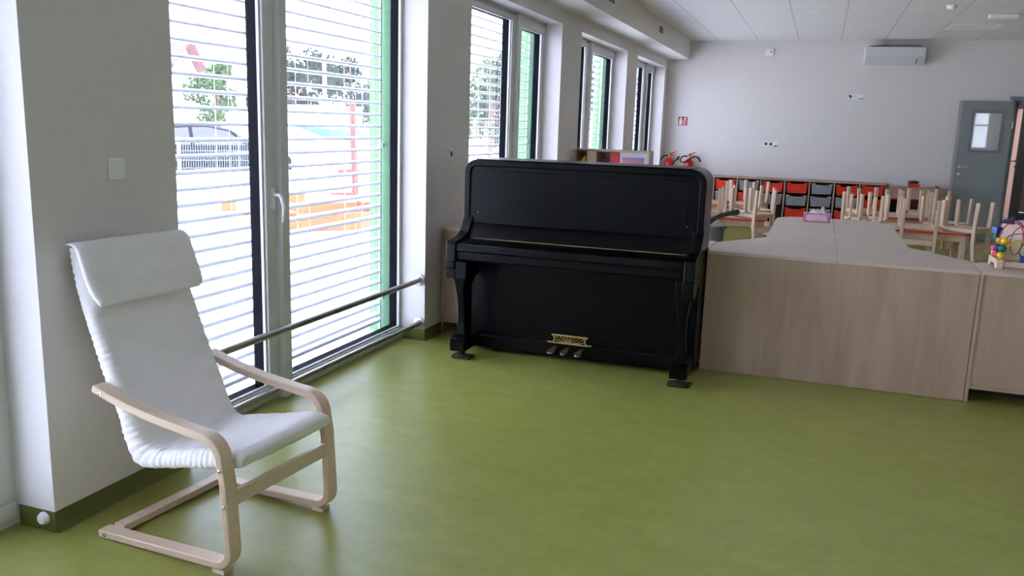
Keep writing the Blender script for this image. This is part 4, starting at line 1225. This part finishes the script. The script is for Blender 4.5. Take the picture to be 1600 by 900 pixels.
# low white wall carrying the near fence
wa = math.atan2(1.14, .79)
lw = thing('garden_wall', 'low white block wall under the mesh fence outside', 'wall', (-13.2, 13.7, G), wa)
MB().box(-3.5, 5.2, -.12, .12, 0, .44).build('wall_body', M['render'], lw, smooth=False)
b = MB()
for i in range(14): b.box(-3.4 + i * .62, -3.385 + i * .62, -.125, -.119, .0, .43)
b.build('joint', M['framegrey'], lw, smooth=False)
def fence_panel(h, wid=2.5, sp=.05):
    r = thing('fence_panel', 'x', 'fence', (0, 0, 0))
    b = MB()
    n = int(wid / sp)
    for i in range(n + 1): b.box(-wid / 2 + i * sp - .0025, -wid / 2 + i * sp + .0025, -.0025, .0025, .03, h + .03)
    for z in (.06, h * .36, h * .68, h):
        b.box(-wid / 2, wid / 2, -.010, .010, z - .004, z + .004)
    b.build('mesh', M['wire'], r, smooth=False)
    MB().box(wid / 2 - .0, wid / 2 + .06, -.03, .03, 0, h + .08).build('post', M['fence'], r, smooth=False)
    return r
fp = fence_panel(.62, 2.1)
dv = Vector((math.cos(wa), math.sin(wa), 0))
for i in range(3):
    loc = Vector((-13.2, 13.7, G + .44)) + dv * (-2.2 + i * 2.17)
    lab = ('white mesh fence panel on the low wall, %s' % ['behind the pillar end of the wall', 'in front of the dark car', 'at its end nearest the window post'][i])
    if i == 0: fp.location = loc; fp.rotation_euler = (0, 0, wa); fp['label'] = lab; fp['group'] = 'mesh fence on the low wall'
    else: dup(fp, loc, (0, 0, wa), lab)
ff = fence_panel(1.65, 2.5, .09)
p0, p1 = Vector((-25, 14.2, G)), Vector((-5.0, 26.4, G))
fa = math.atan2(p1.y - p0.y, p1.x - p0.x); dv = (p1 - p0).normalized()
nf = int((p1 - p0).length / 2.57)
for i in range(nf):
    loc = p0 + dv * (1.3 + i * 2.57)
    lab = 'tall pale mesh fence panel at the back of the yard, number %s of the run from the house end' % ['one', 'two', 'three', 'four', 'five', 'six', 'seven', 'eight', 'nine', 'ten', 'eleven'][i]
    lab = 'tall pale mesh fence panel at the far side of the yard'
    if i == 0: ff.location = loc; ff.rotation_euler = (0, 0, fa); ff['label'] = lab; ff['group'] = 'far mesh fence'
    else: dup(ff, loc, (0, 0, fa), lab)
# dark car parked behind the near fence
ca = thing('car', 'dark parked car behind the white mesh fence outside', 'car', (-13.7, 16.2, G), wa)
prof = [(-2.05, .30), (-2.1, .62), (-2.0, .86), (-1.35, .93), (-.75, 1.36), (.15, 1.42), (.75, 1.30), (1.25, .97), (1.9, .86), (2.12, .66), (2.12, .34), (1.75, .26)]
prof += [(p[0], p[1]) for p in arc(1.32, .30, .36, 0, 180, 8)] + [(.9, .24), (-.95, .24)] + [(p[0], p[1]) for p in arc(-1.32, .30, .36, 0, 180, 8)] + [(-1.75, .26)]
b = MB().prism(prof, 'y', -.84, .84)
for v in b.bm.verts:
    if v.co.z > .9: v.co.y *= 1 - .28 * (v.co.z - .9) / .5
b.build('body', M['car'], ca, bevel=.04)
for s in (-1, 1):
    b = MB().prism([(-1.15, .95), (-.70, 1.29), (-.2, 1.33), (-.2, .95)], 'y', s * .86 - .01, s * .86 + .01).prism([(-.12, .95), (-.12, 1.33), (.2, 1.34), (.68, 1.25), (1.02, .95)], 'y', s * .86 - .01, s * .86 + .01)
    for v in b.bm.verts:
        v.co.y -= s * (.02 + .22 * (v.co.z - .9) / .5)
    b.build('side_window', M['blk_glass'], ca)
for x in (-1.32, 1.32):
    for s in (-1, 1):
        w = MB().lathe([(0, -.09), (.2, -.09), (.29, -.08), (.31, -.05), (.31, .05), (.29, .08), (.2, .09), (0, .09)], (x, s * .74, .31), 24, 'y').build('wheel', M['rubber'], ca)
        MB().lathe([(0, s * .05), (.19, s * .05), (.2, 0), (0, 0)], (x, s * .785, .31), 16, 'y').build('hub', M['chrome'], w)
# house with a red roof
ho = thing('house', 'white house with a red tiled roof at the far left behind the trees', 'house', (-19.2, 23.0, G), math.radians(30))
MB().box(-7.6, -.35, -2.6, 2.6, 0, 3.1).build('walls', M['render'], ho, smooth=False)
MB().prism([(-2.6, 3.1), (2.6, 3.1), (0, 3.95)], 'x', -.55, -.35).build('gable', M['render'], ho, smooth=False)
MB().prism([(-3.1, 3.0), (0, 4.06), (3.1, 3.0), (3.1, 2.9), (0, 3.94), (-3.1, 2.9)], 'x', -8, 0).build('roof', M['roof'], ho, smooth=False)
for x in (-1.6, -4.2):
    f = MB().box(x - .45, x + .45, -2.68, -2.58, 1.0, 2.2).build('window', M['pvc'], ho, smooth=False)
    MB().box(x - .37, x + .37, -2.70, -2.67, 1.08, 2.12).build('pane', M['blk_glass'], f, smooth=False)
# white site hut
hu = thing('site_hut', 'plain white flat roofed hut behind the red wooden post', 'hut', (-15.9, 25.3, G), -.55)
MB().box(-.92, .92, -1.0, 1.0, 0, 1.95).build('hut_body', M['render'], hu, smooth=False)
MB().box(-.97, .97, -1.05, 1.05, 1.95, 2.01).build('flat_roof', M['fence'], hu, smooth=False)
MB().box(-.25, -.18, -1.02, -1.0, .9, 1.2).box(.3, .36, -1.02, -1.0, .9, 1.0).build('fitting', M['framegrey'], hu, smooth=False)
def pole(label, x, y, h, r, m):
    o = MB().tube([(0, 0, 0), (0, 0, h)], [r, r * .8], 10).build('pole', m, None, loc=(x, y, G)); tag(o, label, 'pole'); return o
pole('tall white lamp pole in front of the big trees', -16.9, 27.1, 4.0, .075, M['plastic'])
pole('thin pale pole beside the small tree outside', -14.4, 19.2, 2.85, .03, M['framegrey'])
# teal tarpaulin
tp = thing('tarpaulin', 'sagging teal tarpaulin stretched behind the play yard', 'tarpaulin', (0, 0, 0))
b = MB(); n = 16; rows_ = []
a0, a1 = Vector((-12.4, 18.2, 1.37)), Vector((-9.3, 17.5, 1.25))
for j in range(5):
    row = []
    for i in range(n + 1):
        t = i / n; s = j / 4
        p = a0.lerp(a1, t)
        sag = -.16 * math.sin(PI * min(1, t * 1.1)) * (.3 + .7 * s)
        row.append(b.bm.verts.new((p.x + .5 * s * t, p.y - .6 * s * t, p.z + sag - .14 * s * min(1, t * 1.6))))
    rows_.append(row)
for a_, c_ in zip(rows_, rows_[1:]):
    for i in range(n): b.bm.faces.new((a_[i], a_[i + 1], c_[i + 1], c_[i]))
o = b.build('sheet', M['teal'], tp)
so = o.modifiers.new('thick', 'SOLIDIFY'); so.thickness = .01
for q in (a0, a1): MB().tube([(q.x, q.y, G), (q.x, q.y, q.z + .03)], .025, 8).build('stake', M['fence'], tp)
# climbing frame of red wood
cf = thing('climbing_frame', 'red stained wooden climbing frame with a tall round post', 'play equipment', (-9.42, 16.29, G), .35)
MB().tube([(0, 0, 0), (-.02, 0, .8), (-.05, .0, 1.95)], [.075, .072, .068], 14).build('post', M['redwood'], cf)
MB().tube([(.85, .2, 0), (.85, .2, .85)], .075, 14).build('post', M['redwood'], cf)
MB().tube([(-.35, -.08, .50), (1.1, .26, .50)], .06, 12).build('crossbar', M['redwood'], cf)
MB().tube([(.05, -.05, .02), (-.5, -.15, .02)], .05, 10).build('beam', M['redwood'], cf)
# sandpit
sp_ = thing('sandpit', 'orange wooden sandpit frame on the pale ground outside', 'sandpit', (-7.15, 11.55, G), math.radians(52))
for i, (x0, x1, y0, y1) in enumerate(((-1.1, 1.1, -.80, -.74), (-1.1, 1.1, .74, .80), (-1.1, -1.04, -.74, .74), (1.04, 1.1, -.74, .74))):
    MB().box(x0, x1, y0, y1, 0, .26).build('board', M['orange'], sp_, bevel=.005)
for x, y in ((-.95, -.62), (.95, -.62), (-.95, .62), (.95, .62)):
    MB().box(x - .17, x + .17, y - .2, y + .2, .262, .295).build('corner_seat', M['orange'], sp_, bevel=.005)
def stump(label, x, y, h, w):
    o = MB().box(-w / 2, w / 2, -w / 2, w / 2, 0, h).box(-w / 2 - .02, w / 2 + .02, -w / 2 - .02, w / 2 + .02, h, h + .04).build('play_block', M['orange'], None, bevel=.008, loc=(x, y, G), rot=(0, 0, .5))
    tag(o, label, 'play block', 'orange wooden blocks in the yard')
stump('square orange wooden block on the sand, seen left of the window post', -9.55, 12.25, .22, .26)
stump('square orange wooden block beyond the sandpit, just right of the window handle', -9.45, 14.1, .18, .34)
# trees
def tree(label, x, y, h, cz, r, n, m, seed, squash=.85, blobs=7):
    t = thing('tree', label, 'tree', (x, y, G), 0, 'trees beyond the yard')
    rnd = random.Random(seed)
    tb = MB().tube([(0, 0, 0), (.08, .05, h * .35), (-.05, .1, h * .62), (0, 0, h * .9)], [.16 * r / 2, .12 * r / 2, .08 * r / 2, .02], 8)
    cs = []
    for k in range(blobs):
        a = rnd.uniform(0, 6.28); d = rnd.uniform(.15, .8) * r
        c = Vector((math.cos(a) * d, math.sin(a) * d, cz + rnd.uniform(-.75, .75) * r * squash))
        cs.append((c, rnd.uniform(.32, .58) * r))
        tb.tube([(0, 0, h * .4), tuple(c * .5 + Vector((0, 0, h * .22))), tuple(c)], [.05 * r / 2, .035 * r / 2, .01], 6)
    tb.build('trunk', M['bark'], t)
    b = MB()
    for i in range(n):
        c, rr = cs[rnd.randrange(blobs)]
        d = Vector((rnd.gauss(0, 1), rnd.gauss(0, 1), rnd.gauss(0, 1))).normalized() * rr * rnd.random() ** .4
        p = c + d
        u = Vector((rnd.gauss(0, 1), rnd.gauss(0, 1), rnd.gauss(0, 1))).normalized()
        w = u.orthogonal().normalized()
        s = rnd.uniform(.06, .13) * (.6 + r / 4)
        b.face((p - u * s, p + w * s * .5, p + u * s, p - w * s * .5))
    b.build('foliage', m, t, smooth=False)
    return t
tree('small leafy tree in front of the white house, seen in the left pane', -15.3, 19.2, 2.9, 2.2, .72, 1500, M['leaf2'], 3, 1.1)
tree('tall dark tree at the left of the big window far pane', -19.8, 29.2, 4.8, 3.1, 1.7, 4500, M['leaf'], 11)
tree('wide dark tree behind the white lamp pole', -20.6, 35.2, 4.8, 3.0, 1.9, 4500, M['leaf'], 12)
tree('dark bushy tree right of the white lamp pole', -20.6, 38.6, 4.2, 2.6, 1.6, 4000, M['leaf'], 13)
tree('light green bushy tree seen over the piano through its window', -9.7, 25.0, 4.0, 2.3, 1.7, 4500, M['leaf2'], 14)
tree('light green tree right of the bushy one seen over the piano', -9.9, 30.6, 3.8, 2.2, 1.4, 3500, M['leaf2'], 15)
tree('dark tree glimpsed through the window above the toy shelf', -7.2, 29.5, 5.0, 3.0, 1.6, 3000, M['leaf'], 16)
# hedge along the far fence
hd = thing('hedge', 'low pale green hedge running behind the far mesh fence', 'hedge', (0, 0, G))
b = MB(); rnd = random.Random(5)
for i in range(2600):
    t = rnd.random()
    p = Vector((-25.4, 14.9, 0)).lerp(Vector((-19.6, 18.6, 0)), t) + Vector((rnd.uniform(-.35, .35), rnd.uniform(-.35, .35), abs(rnd.gauss(.9, .4)) * (.75 + .25 * math.sin(t * 60))))
    u = Vector((rnd.gauss(0, 1), rnd.gauss(0, 1), rnd.gauss(0, 1))).normalized(); w = u.orthogonal().normalized(); s = rnd.uniform(.07, .13)
    b.face((p - u * s, p + w * s * .5, p + u * s, p - w * s * .5))
o = b.build('foliage', M['leaf2'], hd, smooth=False)
